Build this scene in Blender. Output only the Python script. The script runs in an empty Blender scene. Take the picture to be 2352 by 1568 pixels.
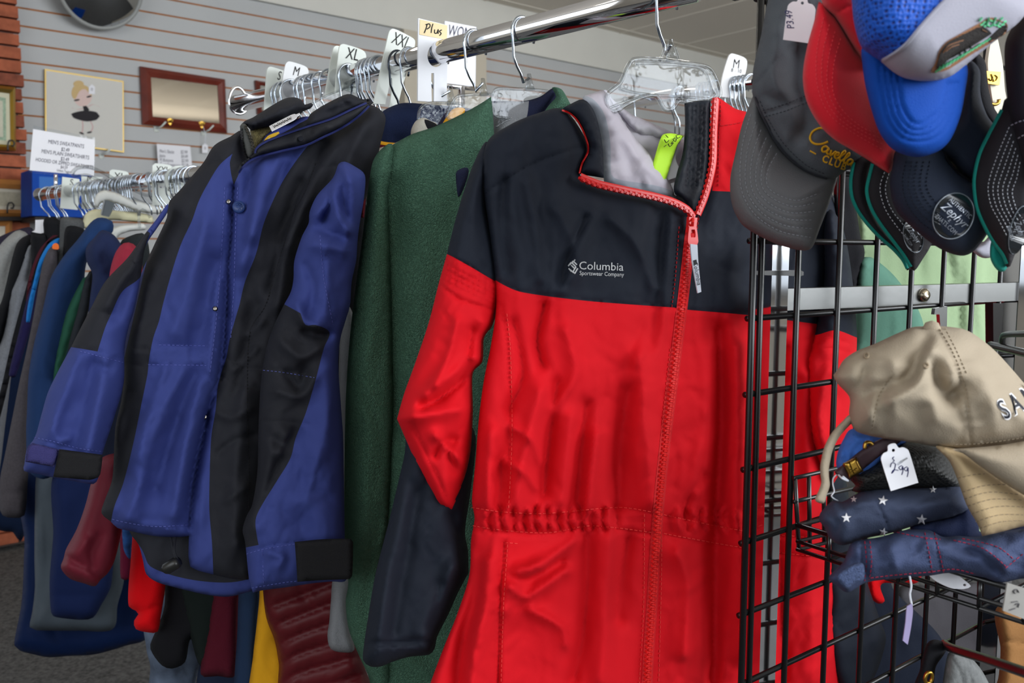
import bpy, math, random
import numpy as np
from mathutils import Vector, Matrix
from mathutils.geometry import delaunay_2d_cdt
random.seed(5)
sc = bpy.context.scene
C = bpy.data.collections.new('shop'); sc.collection.children.link(C)
# ---------------------------------------------------------------- camera
F = 1960.0; CX, CY = 1176.0, 784.0
CAM = np.array([0.0, 0.0, 1.30]); YAW = math.radians(49.9); PITCH = math.radians(5.9)
FH = np.array([math.cos(YAW), math.sin(YAW), 0.0]); RT = np.array([math.sin(YAW), -math.cos(YAW), 0.0]); UPW = np.array([0, 0, 1.0])
FW = FH*math.cos(PITCH) - UPW*math.sin(PITCH); UPC = FH*math.sin(PITCH) + UPW*math.cos(PITCH)
cam = bpy.data.cameras.new('camera'); cam.sensor_width = 36; cam.lens = F/2352*36; cam.clip_start = .05
cam.dof.use_dof = True; cam.dof.focus_distance = 1.02; cam.dof.aperture_fstop = 9.0
co = bpy.data.objects.new('camera', cam); sc.collection.objects.link(co); sc.camera = co
M = Matrix.Identity(4)
for r in range(3):
    M[r][0] = RT[r]; M[r][1] = UPC[r]; M[r][2] = -FW[r]; M[r][3] = CAM[r]
co.matrix_world = M
# ---------------------------------------------------------------- world, light, exposure
w = bpy.data.worlds.new('sky'); sc.world = w; w.use_nodes = True
w.node_tree.nodes['Background'].inputs[0].default_value = (.80, .90, 1.0, 1); w.node_tree.nodes['Background'].inputs[1].default_value = 1.0
sc.view_settings.view_transform = 'Standard'; sc.view_settings.look = 'None'; sc.view_settings.gamma = 1; sc.view_settings.exposure = 0.14
def area(name, loc, aim, sx, sy, power, col):
    l = bpy.data.lights.new(name, 'AREA'); l.shape = 'RECTANGLE'; l.size = sx; l.size_y = sy; l.energy = power; l.color = col
    o = bpy.data.objects.new(name, l); sc.collection.objects.link(o); o.location = loc
    o.rotation_euler = (Vector(aim)-Vector(loc)).to_track_quat('-Z', 'Y').to_euler(); return o
# daylight coming through the shop front (wall at y=-2.2) and through the side window on the left
area('window_daylight', (2.3, -2.10, 2.0), (1.5, 1.6, 1.1), 4.2, 1.4, 168, (.92, .96, 1.0))
area('side_window_daylight', (-2.10, -.2, 1.95), (1.2, 1.2, 1.2), 2.6, 1.4, 26, (.93, .96, 1.0))
# ---------------------------------------------------------------- helpers
def lin(c):
    return tuple(((v/255)/12.92 if v/255 <= .04045 else ((v/255+.055)/1.055)**2.4) for v in c)
def mat(name, rgb, rough=.8, metal=0, bump=None, bs=.3, scale=400, spec=.3, sheen=0, var=0, vs=6, clear=0, weave=False, alpha=None, bd=.0015):
    m = bpy.data.materials.new(name); m.use_nodes = True; nt = m.node_tree; b = nt.nodes['Principled BSDF']
    c = lin(rgb); b.inputs['Base Color'].default_value = (*c, 1); b.inputs['Roughness'].default_value = rough; b.inputs['Metallic'].default_value = metal
    b.inputs['Specular IOR Level'].default_value = spec
    if sheen: b.inputs['Sheen Weight'].default_value = sheen; b.inputs['Sheen Roughness'].default_value = .5
    if clear: b.inputs['Transmission Weight'].default_value = clear; b.inputs['IOR'].default_value = 1.45
    tc = nt.nodes.new('ShaderNodeTexCoord')
    if bump:
        if bump == 'fleece':
            t = nt.nodes.new('ShaderNodeTexVoronoi'); t.inputs['Scale'].default_value = scale; out = t.outputs['Distance']
            n2 = nt.nodes.new('ShaderNodeTexNoise'); n2.inputs['Scale'].default_value = scale*.7
            mx = nt.nodes.new('ShaderNodeVectorMath'); mx.operation = 'MULTIPLY_ADD'; mx.inputs[1].default_value = (.012,)*3
            nt.links.new(tc.outputs['Object'], n2.inputs['Vector']); nt.links.new(n2.outputs['Color'], mx.inputs[0]); nt.links.new(tc.outputs['Object'], mx.inputs[2])
            nt.links.new(mx.outputs[0], t.inputs['Vector'])
        elif bump == 'weave':
            t = nt.nodes.new('ShaderNodeTexNoise'); t.inputs['Scale'].default_value = scale*1.3; t.inputs['Detail'].default_value = 1
            nt.links.new(tc.outputs['Object'], t.inputs['Vector']); out = t.outputs['Fac']
        else:
            t = nt.nodes.new('ShaderNodeTexNoise'); t.inputs['Scale'].default_value = scale; t.inputs['Detail'].default_value = 4
            nt.links.new(tc.outputs['Object'], t.inputs['Vector']); out = t.outputs['Fac']
        bp = nt.nodes.new('ShaderNodeBump'); bp.inputs['Strength'].default_value = bs; bp.inputs['Distance'].default_value = bd
        if bump == 'fleece': bp.invert = True
        nt.links.new(out, bp.inputs['Height']); nt.links.new(bp.outputs[0], b.inputs['Normal'])
    if var:
        t = nt.nodes.new('ShaderNodeTexNoise'); t.inputs['Scale'].default_value = vs; t.inputs['Detail'].default_value = 6
        nt.links.new(tc.outputs['Object'], t.inputs['Vector'])
        r = nt.nodes.new('ShaderNodeValToRGB'); r.color_ramp.elements[0].position = .3; r.color_ramp.elements[1].position = .7
        r.color_ramp.elements[0].color = (*[v*(1-var) for v in c], 1); r.color_ramp.elements[1].color = (*[min(1, v*(1+var)) for v in c], 1)
        nt.links.new(t.outputs['Fac'], r.inputs['Fac']); nt.links.new(r.outputs['Color'], b.inputs['Base Color'])
    return m
def mesh_mat(name, rgb, dark, scale):
    m = mat(name, rgb, .55, spec=.3); nt = m.node_tree; b = nt.nodes['Principled BSDF']; tc = nt.nodes.new('ShaderNodeTexCoord'); v = nt.nodes.new('ShaderNodeTexVoronoi'); v.inputs['Scale'].default_value = scale; v.inputs['Randomness'].default_value = .35
    r = nt.nodes.new('ShaderNodeValToRGB'); r.color_ramp.elements[0].position = .28; r.color_ramp.elements[1].position = .42; r.color_ramp.elements[0].color = (*lin(dark), 1); r.color_ramp.elements[1].color = (*lin(rgb), 1)
    bp = nt.nodes.new('ShaderNodeBump'); bp.inputs['Strength'].default_value = .8; bp.inputs['Distance'].default_value = .0015
    nt.links.new(tc.outputs['Object'], v.inputs['Vector']); nt.links.new(v.outputs['Distance'], r.inputs['Fac']); nt.links.new(r.outputs['Color'], b.inputs['Base Color']); nt.links.new(v.outputs['Distance'], bp.inputs['Height']); nt.links.new(bp.outputs[0], b.inputs['Normal']); return m
def clear_sheet(name, tint=(.93, .95, .96), gloss=.5, wav=0):
    m = bpy.data.materials.new(name); m.use_nodes = True; nt = m.node_tree; nt.nodes.clear()
    o = nt.nodes.new('ShaderNodeOutputMaterial'); mx = nt.nodes.new('ShaderNodeMixShader'); tr = nt.nodes.new('ShaderNodeBsdfTransparent'); gl = nt.nodes.new('ShaderNodeBsdfGlossy')
    lw = nt.nodes.new('ShaderNodeLayerWeight'); lw.inputs['Blend'].default_value = .5; pw = nt.nodes.new('ShaderNodeMath'); pw.operation = 'POWER'; pw.inputs[1].default_value = 4; nt.links.new(lw.outputs['Facing'], pw.inputs[0]); ad = nt.nodes.new('ShaderNodeMath'); ad.inputs[1].default_value = .018; nt.links.new(pw.outputs[0], ad.inputs[0])
    tr.inputs[0].default_value = (*tint, 1); gl.inputs['Roughness'].default_value = .04; gl.inputs[0].default_value = (.95, .97, 1, 1)
    if wav:
        tc = nt.nodes.new('ShaderNodeTexCoord'); nz = nt.nodes.new('ShaderNodeTexNoise'); nz.inputs['Scale'].default_value = 45; bp = nt.nodes.new('ShaderNodeBump'); bp.inputs['Strength'].default_value = wav; bp.inputs['Distance'].default_value = .004
        nt.links.new(tc.outputs['Object'], nz.inputs['Vector']); nt.links.new(nz.outputs['Fac'], bp.inputs['Height']); nt.links.new(bp.outputs[0], gl.inputs['Normal'])
    ml = nt.nodes.new('ShaderNodeMath'); ml.operation = 'MULTIPLY'; ml.inputs[1].default_value = gloss*2
    nt.links.new(ad.outputs[0], ml.inputs[0]); nt.links.new(ml.outputs[0], mx.inputs[0]); nt.links.new(tr.outputs[0], mx.inputs[1]); nt.links.new(gl.outputs[0], mx.inputs[2]); nt.links.new(mx.outputs[0], o.inputs[0])
    return m
def ray(px, py):
    px = np.asarray(px, float)[..., None]; py = np.asarray(py, float)[..., None]
    return RT*((px-CX)/F) + UPC*((CY-py)/F) + FW
def at(px, py, d): return CAM + ray(px, py)*d
class Plane:
    def __init__(s, p, n):
        s.p = np.array(p, float); n = np.array(n, float); n /= np.linalg.norm(n)
        if np.dot(n, CAM-s.p) < 0: n = -n
        s.n = n
    def hit(s, px, py):
        r = ray(px, py); t = np.dot(s.p-CAM, s.n)/(r@s.n); return CAM + r*t[..., None]
    def up(s, px, py, e):
        r = ray(px, py); q = s.p+s.n*np.asarray(e)[..., None]; t = np.einsum('...i,i->...', q-CAM, s.n)/(r@s.n); return CAM + r*t[..., None]
    def off(s, d): return Plane(s.p+s.n*d, s.n)
def P3(a, b, c):
    A, B, D = (at(*q) for q in (a, b, c)); return Plane(A, np.cross(B-A, D-A))
def VP(px, py, d, th=90, lean=0):
    """upright plane through a point; th = angle of its horizontal direction to the right of the camera axis"""
    t = math.radians(th); u = RT*math.sin(t)+FH*math.cos(t); n = np.cross(u, UPW); n /= np.linalg.norm(n)
    if np.dot(n, FH) > 0: n = -n
    l = math.radians(lean); n = n*math.cos(l)+UPW*math.sin(l)
    return Plane(at(px, py, d), n)
def smooth(pts, closed=True, step=7):
    """Catmull-Rom through control points; a third element marks a corner"""
    n = len(pts); out = []
    P = [np.array(p[:2], float) for p in pts]; K = [len(p) > 2 and p[2] for p in pts]
    for i in range(n if closed else n-1):
        a, b = P[i], P[(i+1) % n]
        pa = P[i-1] if (i > 0 or closed) and not K[i] else a
        pb = P[(i+2) % n] if (i+2 < n or closed) and not K[(i+1) % n] else b
        L = max(1, int(np.linalg.norm(b-a)/step))
        la = min(1, 2*np.linalg.norm(b-a)/(np.linalg.norm(b-pa)+1e-6)); lb = min(1, 2*np.linalg.norm(b-a)/(np.linalg.norm(pb-a)+1e-6))
        m0 = (b-pa)*.5*la; m1 = (pb-a)*.5*lb
        for k in range(L):
            t = k/L; t2 = t*t; t3 = t2*t
            out.append((2*t3-3*t2+1)*a+(t3-2*t2+t)*m0+(-2*t3+3*t2)*b+(t3-t2)*m1)
    if not closed: out.append(P[-1])
    return np.array(out)
def inside(pts, poly):
    x, y = pts[:, 0], pts[:, 1]; c = np.zeros(len(pts), bool); q = np.roll(poly, 1, 0)
    for (x1, y1), (x2, y2) in zip(poly, q):
        if y1 == y2: continue
        m = ((y1 > y) != (y2 > y)) & (x < (x2-x1)*(y-y1)/(y2-y1)+x1); c ^= m
    return c
def dist(pts, line, closed=False):
    d = np.full(len(pts), 1e9); a = line; b = np.roll(line, -1, 0)
    for i in range(len(line) if closed else len(line)-1):
        v = b[i]-a[i]; L = v@v
        if L < 1e-9: continue
        t = np.clip(((pts-a[i])@v)/L, 0, 1); e = pts-a[i]-t[:, None]*v; d = np.minimum(d, np.einsum('ij,ij->i', e, e))
    return np.sqrt(d)
def hsh(i, j, s):
    v = np.sin(i*127.1+j*311.7+s*74.7)*43758.5453; return v-np.floor(v)
def vn(x, y, s=0):
    i = np.floor(x); j = np.floor(y); u = x-i; v = y-j; u = u*u*u*(u*(6*u-15)+10); v = v*v*v*(v*(6*v-15)+10)
    return (hsh(i, j, s)*(1-u)*(1-v)+hsh(i+1, j, s)*u*(1-v)+hsh(i, j+1, s)*(1-u)*v+hsh(i+1, j+1, s)*u*v)*2-1
def link(name, verts, faces, m, parent=None, mi=None, smoothed=True, props=None):
    verts = np.asarray(verts, float)
    if parent is None:
        o0 = np.array([verts[:, 0].mean(), verts[:, 1].mean(), verts[:, 2].min()])
    else:
        o0 = np.array(parent['_w'])
    me = bpy.data.meshes.new(name); me.from_pydata((verts-o0).tolist(), [], [tuple(int(i) for i in f) for f in faces]); me.validate()
    for q in (m if isinstance(m, (list, tuple)) else [m]): me.materials.append(q)
    if mi is not None and len(mi) == len(me.polygons): me.polygons.foreach_set('material_index', np.asarray(mi, dtype=np.int32))
    if smoothed: me.polygons.foreach_set('use_smooth', [True]*len(me.polygons))
    me.update()
    o = bpy.data.objects.new(name, me); C.objects.link(o); o['_w'] = [float(v) for v in o0]
    if parent is not None: o.parent = parent
    else: o.location = o0
    if props: tag(o, *props)
    return o
def tag(o, label=None, cat=None, group=None, kind=None):
    if label: o['label'] = label
    if cat: o['category'] = cat
    if group: o['group'] = group
    if kind: o['kind'] = kind
    return o
def thing(name, label, cat, p, group=None):
    o = bpy.data.objects.new(name, None); C.objects.link(o); o.empty_display_size = .05; o.location = [float(v) for v in p]; o['_w'] = [float(v) for v in p]
    return tag(o, label, cat, group)
class Surf: pass
def surf(outline, plane, T=.02, R=40, folds=(), noise=None, crink=None, seams=(), step=8, seed=1, lift=0, base=None, bow=None, fa=1.0, crumple=None):
    """height field over a plane: rounded edge of radius R px and height T, fold ridges, soft noise, creases"""
    s = Surf(); s.pl = plane.off(lift) if lift else plane; s.ol = smooth(outline, True, step); s.T = T
    fl = [(a/1000., wd, smooth(pl, False, 12)) for a, wd, pl in folds]; sm = [(a/1000., wd, smooth(pl, False, 12)) for a, wd, pl in seams]
    def h(px, py):
        p = np.stack([np.asarray(px, float), np.asarray(py, float)], -1).reshape(-1, 2)
        d = dist(p, s.ol, True); t = np.clip(d/R, 0, 1); e = np.sqrt(np.clip(1-(1-t)**2, 0, 1)); H = T*e; k = np.clip(d/(R*.5), 0, 1)
        if bow is not None: H = H + bow(p[:, 0], p[:, 1])
        for a, wd, pl in fl: H = H + fa*a*k*(np.exp(-(dist(p, pl)/wd)**1.45) if wd > 0 else np.exp(-dist(p, pl)/-wd))
        if noise:
            for q, (am, wx, wy, ang) in enumerate(noise if isinstance(noise, list) else [noise]):
                c_, s_ = math.cos(math.radians(ang)), math.sin(math.radians(ang)); X = p[:, 0]*c_+p[:, 1]*s_; Y = -p[:, 0]*s_+p[:, 1]*c_
                X = X+wx*.8*vn(Y/(wy*.7), X/(wx*3), seed+9); H = H + k*am/1000*(vn(X/wx, Y/wy, seed+q)+.5*vn(X/wx*2.1, Y/wy*2.1, seed+5+q))
        if crumple:
            am, wx, ang = crumple; c_, s_ = math.cos(math.radians(ang)), math.sin(math.radians(ang)); X = p[:, 0]*c_+p[:, 1]*s_; Y = (-p[:, 0]*s_+p[:, 1]*c_)*.55
            for q in range(3):
                f_ = 1.9**q; X2 = X+wx*.7*vn(X/wx*.8, Y/wx*.8, seed+60+q); Y2 = Y+wx*.7*vn(X/wx*.8, Y/wx*.8, seed+70+q); m_ = np.clip(vn(X/wx/2.3, Y/wx/2.3, seed+80)+.35, 0, 1)
                H = H - k*am/1000/f_*(np.exp(-np.abs(vn(X2/wx*f_, Y2/wx*f_, seed+40+q))/.22)-.4)*m_
        if crink:
            am, wx, wy, ang = crink; c_, s_ = math.cos(math.radians(ang)), math.sin(math.radians(ang)); X = p[:, 0]*c_+p[:, 1]*s_; Y = -p[:, 0]*s_+p[:, 1]*c_
            n1 = vn(X/wx+.6*vn(X/wx, Y/wy, seed+3), Y/wy, seed+30); H = H - k*am/1000*np.exp(-np.abs(n1)/.13)
        for a, wd, pl in sm: H = H + a*np.exp(-(dist(p, pl)/wd)**2)
        return H
    s.h = h
    def pt(px, py, extra=0):
        px = np.asarray(px, float).reshape(-1); py = np.asarray(py, float).reshape(-1); return s.pl.up(px, py, h(px, py)+extra)
    s.pt = pt
    return s
def cloth(name, outline, plane, m, T=.02, R=40, Tb=None, regions=(), parent=None, step=8, props=None, back=True, holes=(), **kw):
    """a padded cloth panel with thickness: front height field and a back sheet joined at the rim; regions give other fabrics"""
    s = surf(outline, plane, T, R, step=step, **kw)
    V = [tuple(p) for p in s.ol]; n = len(V); E = [(i, (i+1) % n) for i in range(n)]; mats = [m]; regs = []
    for poly, mm in regions:
        rp = smooth(poly, True, step); b = len(V); V += [tuple(p) for p in rp]; E += [(b+i, b+(i+1) % len(rp)) for i in range(len(rp))]
        if mm not in mats: mats.append(mm)
        regs.append((rp, mats.index(mm)))
    for poly in holes:
        rp = smooth(poly, True, step); b = len(V); V += [tuple(p) for p in rp]; E += [(b+i, b+(i+1) % len(rp)) for i in range(len(rp))]; regs.append((rp, -1))
    for a, wd, pl in kw.get('seams', ()):
        rp = smooth(pl, False, step); b = len(V); V += [tuple(p) for p in rp]; E += [(b+i, b+i+1) for i in range(len(rp)-1)]
    lo = s.ol.min(0); hi = s.ol.max(0); xs = np.arange(lo[0]+step*.5, hi[0], step); ys = np.arange(lo[1]+step*.5, hi[1], step*.87)
    X, Y = np.meshgrid(xs, ys); X = X + (np.arange(len(ys)) % 2)[:, None]*step*.5; g = np.stack([X.ravel(), Y.ravel()], -1)
    g = g[inside(g, s.ol)]
    keep = dist(g, s.ol, True) > step*.45
    g = g[keep]
    for rp, _ in regs: g = g[dist(g, rp, True) > step*.4]
    V += [tuple(p) for p in g]
    r = delaunay_2d_cdt([Vector(v) for v in V], E, [], 0, 1e-4, False)
    v2 = np.array([tuple(v) for v in r[0]]); f = np.array([t for t in r[2] if len(t) == 3])
    cen = v2[f].mean(1); ok = inside(cen, s.ol); f = f[ok]; cen = cen[ok]; mi = np.zeros(len(f), int)
    for rp, q in regs: mi[inside(cen, rp)] = q
    f = f[mi >= 0]; mi = mi[mi >= 0]
    used = np.unique(f); rm = -np.ones(len(v2), int); rm[used] = np.arange(len(used)); v2 = v2[used]; f = rm[f]
    W = s.pt(v2[:, 0], v2[:, 1])
    # orient towards the camera
    a, b, c = W[f[:, 0]], W[f[:, 1]], W[f[:, 2]]; nn = np.cross(b-a, c-a)
    if (nn@s.pl.n).sum() < 0: f = f[:, ::-1]
    F2 = f; MI = mi; VV = W
    if back:
        ed = {}
        for t in f:
            for i in range(3):
                e = (t[i], t[(i+1) % 3]); k = (min(e), max(e)); ed[k] = ed.get(k, 0)+1
        rim = np.zeros(len(v2), bool)
        for k, cnt in ed.items():
            if cnt == 1: rim[k[0]] = rim[k[1]] = True
        Tb = T*.5 if Tb is None else Tb
        d = dist(v2, s.ol, True); t = np.clip(d/R, 0, 1); hb = -Tb*np.sqrt(1-(1-t)**2)-.0012
        hh = np.minimum(hb, hb+np.minimum(0, s.h(v2[:, 0], v2[:, 1]))); B = s.pl.up(v2[:, 0], v2[:, 1], hh)
        ids = np.full(len(v2), -1); kk = np.where(~rim)[0]; ids[rim] = np.where(rim)[0]; ids[kk] = len(v2)+np.arange(len(kk))
        VV = np.vstack([W, B[kk]]); fb = ids[f][:, ::-1]; nr = ~rim[f].all(1); F2 = np.vstack([f, fb[nr]]); MI = np.concatenate([mi, mi[nr]])
    o = link(name, VV, F2, mats, parent, MI, True, props); s.obj = o
    return s
def tube(pts, r, m, name=None, parent=None, seg=8, closed=False, props=None, ret=False, prof=None):
    P = np.array(pts, float); n = len(P); V = []; Fc = []
    t0 = None; nrm = None
    for i in range(n):
        a = P[(i-1) % n] if (closed or i > 0) else P[i]; b = P[(i+1) % n] if (closed or i < n-1) else P[i]; t = b-a; t /= (np.linalg.norm(t)+1e-12)
        if nrm is None:
            q = UPW if abs(t[2]) < .9 else np.array([1., 0, 0]); nrm = np.cross(t, q)
        nrm = nrm-t*(nrm@t); nrm /= (np.linalg.norm(nrm)+1e-12); bn = np.cross(t, nrm)
        rr = r[i] if isinstance(r, (list, np.ndarray)) else r
        for k in range(seg):
            an = 2*math.pi*k/seg; V.append(P[i]+(nrm*math.cos(an)+bn*math.sin(an))*rr)
    for i in range(n if closed else n-1):
        j = (i+1) % n
        for k in range(seg): Fc.append((i*seg+k, i*seg+(k+1) % seg, j*seg+(k+1) % seg, j*seg+k))
    if not closed: Fc.append(tuple(range(seg))[::-1]); Fc.append(tuple((n-1)*seg+k for k in range(seg)))
    if ret: return V, Fc
    return link(name, V, Fc, m, parent, props=props)
class MB:
    def __init__(s): s.v = []; s.f = []; s.mi = []
    def add(s, V, Fc, mi=0):
        b = len(s.v); s.v += [tuple(v) for v in V]; s.f += [tuple(i+b for i in f) for f in Fc]; s.mi += [mi]*len(Fc); return s
    def tube(s, pts, r, seg=8, closed=False, mi=0): return s.add(*tube(pts, r, None, seg=seg, closed=closed, ret=True), mi)
    def bar(s, a, b, r, seg=8, mi=0): return s.tube([a, b], r, seg, mi=mi)
    def box(s, c, ax, ay, az, mi=0):
        c, ax, ay, az = (np.array(q, float) for q in (c, ax, ay, az)); V = [c+ax*i+ay*j+az*k for i in (-1, 1) for j in (-1, 1) for k in (-1, 1)]
        return s.add(V, [(0, 1, 3, 2), (4, 6, 7, 5), (0, 4, 5, 1), (2, 3, 7, 6), (0, 2, 6, 4), (1, 5, 7, 3)], mi)
    def build(s, name, m, parent=None, sm=False, props=None): return link(name, s.v, s.f, m, parent, s.mi, sm, props)
def box(name, lo, hi, m, parent=None, props=None, bev=0):
    c = [(a+b)/2 for a, b in zip(lo, hi)]; h = [(b-a)/2 for a, b in zip(lo, hi)]
    o = MB().box(c, (h[0], 0, 0), (0, h[1], 0), (0, 0, h[2])).build(name, m, parent, False, props)
    if bev: bm = o.modifiers.new('bevel', 'BEVEL'); bm.width = bev; bm.segments = 2
    return o
def slab(mb, outline, plane, t, mi=0, lift=0, step=6, holes=()):
    """flat plate with thickness t, outline in picture coordinates on a plane"""
    ol = smooth(outline, True, step); V = [Vector(p) for p in ol]; n = len(V); E = [(i, (i+1) % n) for i in range(n)]; hs = []
    for hpl in holes:
        hp = smooth(hpl, True, step); b = len(V); V += [Vector(p) for p in hp]; E += [(b+i, b+(i+1) % len(hp)) for i in range(len(hp))]; hs.append(hp)
    r = delaunay_2d_cdt(V, E, [], 0, 1e-4, False); v2 = np.array([tuple(v) for v in r[0]]); f = np.array(r[2]); cen = v2[f].mean(1); ok = inside(cen, ol)
    for hp in hs: ok &= ~inside(cen, hp)
    f = f[ok]; A = plane.hit(v2[:, 0], v2[:, 1])+plane.n*lift; B = A-plane.n*t; nn = np.cross(A[f[:, 1]]-A[f[:, 0]], A[f[:, 2]]-A[f[:, 0]])
    if (nn@plane.n).sum() < 0: f = f[:, ::-1]
    fs = [tuple(t_) for t_ in f]+[tuple(t_[::-1]+len(v2)) for t_ in f]; cnt = {}
    for t_ in f:
        for i in range(3): e = (t_[i], t_[(i+1) % 3]); cnt[e] = 1
    for (a, b) in list(cnt):
        if (b, a) not in cnt: fs.append((a, a+len(v2), b+len(v2), b)[::-1])
    return mb.add(np.vstack([A, B]), fs, mi)
def plate(name, outline, plane, t, m, parent=None, props=None, lift=0, step=6, holes=(), sm=False):
    return slab(MB(), outline, plane, t, 0, lift, step, holes).build(name, m, parent, sm, props)
def stroke(name, s, lines, wpx, m, parent, lift=.0006, closed=False, dash=None, step=5, thick=.0006):
    """ribbons lying on a surface s (Surf or Plane): embroidery, stitching, pen strokes"""
    parent = par(s, parent); mb = MB()
    P = s.pt if hasattr(s, 'pt') else (lambda x, y, e: s.hit(x, y)+s.n*e)
    for ln in lines:
        q = smooth(ln, closed, step)
        if closed: q = np.vstack([q, q[:1]])
        segs = [q]
        if dash:
            L = np.concatenate([[0], np.cumsum(np.linalg.norm(np.diff(q, axis=0), axis=1))]); segs = []; t = 0
            while t < L[-1]:
                tt = np.linspace(t, min(t+dash[0], L[-1]), 3); segs.append(np.stack([np.interp(tt, L, q[:, 0]), np.interp(tt, L, q[:, 1])], -1)); t += sum(dash)
        for g in segs:
            if len(g) < 2: continue
            T = np.gradient(g, axis=0); T /= (np.linalg.norm(T, axis=1)[:, None]+1e-9); N = np.stack([-T[:, 1], T[:, 0]], -1)*wpx/2; n = len(g)
            a = g+N; b = g-N; A = P(a[:, 0], a[:, 1], lift*.3); B = P(b[:, 0], b[:, 1], lift*.3); Mi = P(g[:, 0], g[:, 1], lift+thick)
            V = np.vstack([A, Mi, B]); Fc = []
            for i in range(n-1): Fc += [(i, i+1, n+i+1, n+i), (n+i, n+i+1, 2*n+i+1, 2*n+i)]
            mb.add(V, Fc)
    return mb.build(name, m, parent, True)
def par(s, parent): return s.obj if parent is not None and getattr(s, 'obj', None) is not None and s.obj.parent is not None and s.obj.parent == parent else parent
_fc = {}
def glyphs(txt, shear=0, bold=0, space=1, align='CENTER'):
    if abs(bold) < .03: bold = 0
    k = (txt, shear, bold, space, align)
    if k in _fc: return _fc[k]
    cu = bpy.data.curves.new('t', 'FONT'); cu.body = txt; cu.size = 1; cu.shear = shear; cu.offset = bold; cu.space_character = space; cu.align_x = align; cu.align_y = 'CENTER'; cu.resolution_u = 3
    o = bpy.data.objects.new('t', cu); sc.collection.objects.link(o); dg = bpy.context.evaluated_depsgraph_get(); me = o.evaluated_get(dg).to_mesh()
    v = np.array([(q.co.x, q.co.y) for q in me.vertices]).reshape(-1, 2); f = [tuple(p.vertices) for p in me.polygons]
    bpy.data.objects.remove(o); bpy.data.curves.remove(cu); _fc[k] = (v, f); return v, f
def text(name, txt, s, cx, cy, size, ang, m, parent, lift=.0008, shear=0, bold=0, sx=1, space=1, align='CENTER', skew=0, mb=None):
    """lettering laid on a surface; size in px of the em, ang in degrees anticlockwise, skew slants verticals"""
    v, f = glyphs(txt, shear, bold, space, align); a = math.radians(ang); X = v[:, 0]*sx*size; Y = v[:, 1]*size; X = X+Y*skew
    px = cx+X*math.cos(a)-Y*math.sin(a); py = cy-(X*math.sin(a)+Y*math.cos(a))
    W = s.pt(px, py, lift) if hasattr(s, 'pt') else s.hit(px, py)+s.n*lift
    n = (s.pl.n if hasattr(s, 'pl') else s.n)
    if len(f):
        t = f[0]; 
        if np.cross(W[t[1]]-W[t[0]], W[t[2]]-W[t[0]])@n < 0: f = [q[::-1] for q in f]
    if mb is not None: return mb.add(W, f)
    return link(name, W, f, m, par(s, parent), smoothed=False)
def ellipse(cx, cy, a, b, ang=0, n=28):
    t = np.linspace(0, 2*math.pi, n, endpoint=False); A = math.radians(ang); x = a*np.cos(t); y = b*np.sin(t)
    return [(cx+u*math.cos(A)-v*math.sin(A), cy+u*math.sin(A)+v*math.cos(A)) for u, v in zip(x, y)]
# ---------------------------------------------------------------- materials
CHROME = mat('chrome', (225, 225, 228), .07, 1, var=.02); STEEL = mat('satin_steel', (150, 152, 152), .28, 1, bump='noise', bs=.05, scale=80)
WIRE = mat('bright_wire', (190, 200, 212), .16, 1); BLACKWIRE = mat('black_powder_coat', (12, 12, 14), .3, 0, spec=.4, bump='noise', bs=.03, scale=300)
BRASS = mat('brass', (176, 140, 62), .28, 1, bump='noise', bs=.1, scale=300)
CLEAR = clear_sheet('clear_plastic', (.94, .95, .96), gloss=.5, wav=.3); CLEARRIM = clear_sheet('clear_rim', (.80, .81, .81), gloss=.9)
DIV = mat('divider_plastic', (214, 220, 214), .4, spec=.4, var=.03, vs=30); WHITE = mat('white_card', (236, 236, 242), .6, var=.02); INK = mat('black_ink', (24, 24, 26), .6); BLUEINK = mat('blue_pen', (40, 42, 95), .6)
CREAM = mat('cream_card', (228, 208, 165), .7, var=.03)
RED = mat('red_nylon', (206, 18, 30), .78, bump='weave', bs=.05, scale=900, spec=.12)
NAVY = mat('navy_nylon', (27, 32, 43), .75, bump='weave', bs=.05, scale=900, spec=.18)
REDZ = mat('red_zip_plastic', (222, 34, 34), .32, spec=.5); ZIPTAPE = mat('red_zip_tape', (200, 24, 30), .8, bump='weave', bs=.2, scale=900)
LILAC = mat('lilac_lining', (196, 190, 202), .55, spec=.35); GREYTRIM = mat('silver_grey_trim', (170, 176, 188), .5, spec=.4); RIBNAVY = mat('quilted_navy', (26, 32, 42), .6, bump='noise', bs=.25, scale=250)
BLUE = mat('blue_nylon', (58, 69, 132), .78, bump='weave', bs=.06, scale=800, spec=.15); BLACKN = mat('black_nylon', (40, 41, 47), .78, bump='weave', bs=.06, scale=800, spec=.15, var=.06, vs=25)
DARKN = mat('dark_lining', (24, 25, 32), .6, bump='noise', bs=.1, scale=500); VELCRO = mat('velcro_black', (22, 22, 25), .85, bump='noise', bs=.5, scale=900); VELP = mat('velcro_purple', (58, 56, 110), .95, bump='noise', bs=1, scale=800)
GREENF = mat('green_fleece', (90, 130, 108), .95, bump='fleece', bs=1.0, scale=400, spec=.1, bd=.004); NAVYF = mat('navy_fleece', (38, 42, 66), .95, bump='fleece', bs=.6, scale=500, spec=.1); GREYF = mat('grey_fleece', (140, 142, 146), .95, bump='fleece', bs=.6, scale=500, spec=.1)
CREAMF = mat('cream_fleece', (205, 200, 188), .95, bump='fleece', bs=.6, scale=500, spec=.1)
def fab(name, rgb, bump='noise', scale=600, bs=.3, **k): return mat(name, rgb, k.pop('rough', .9), bump=bump, scale=scale, bs=bs, spec=k.pop('spec', .15), **k)
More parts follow.
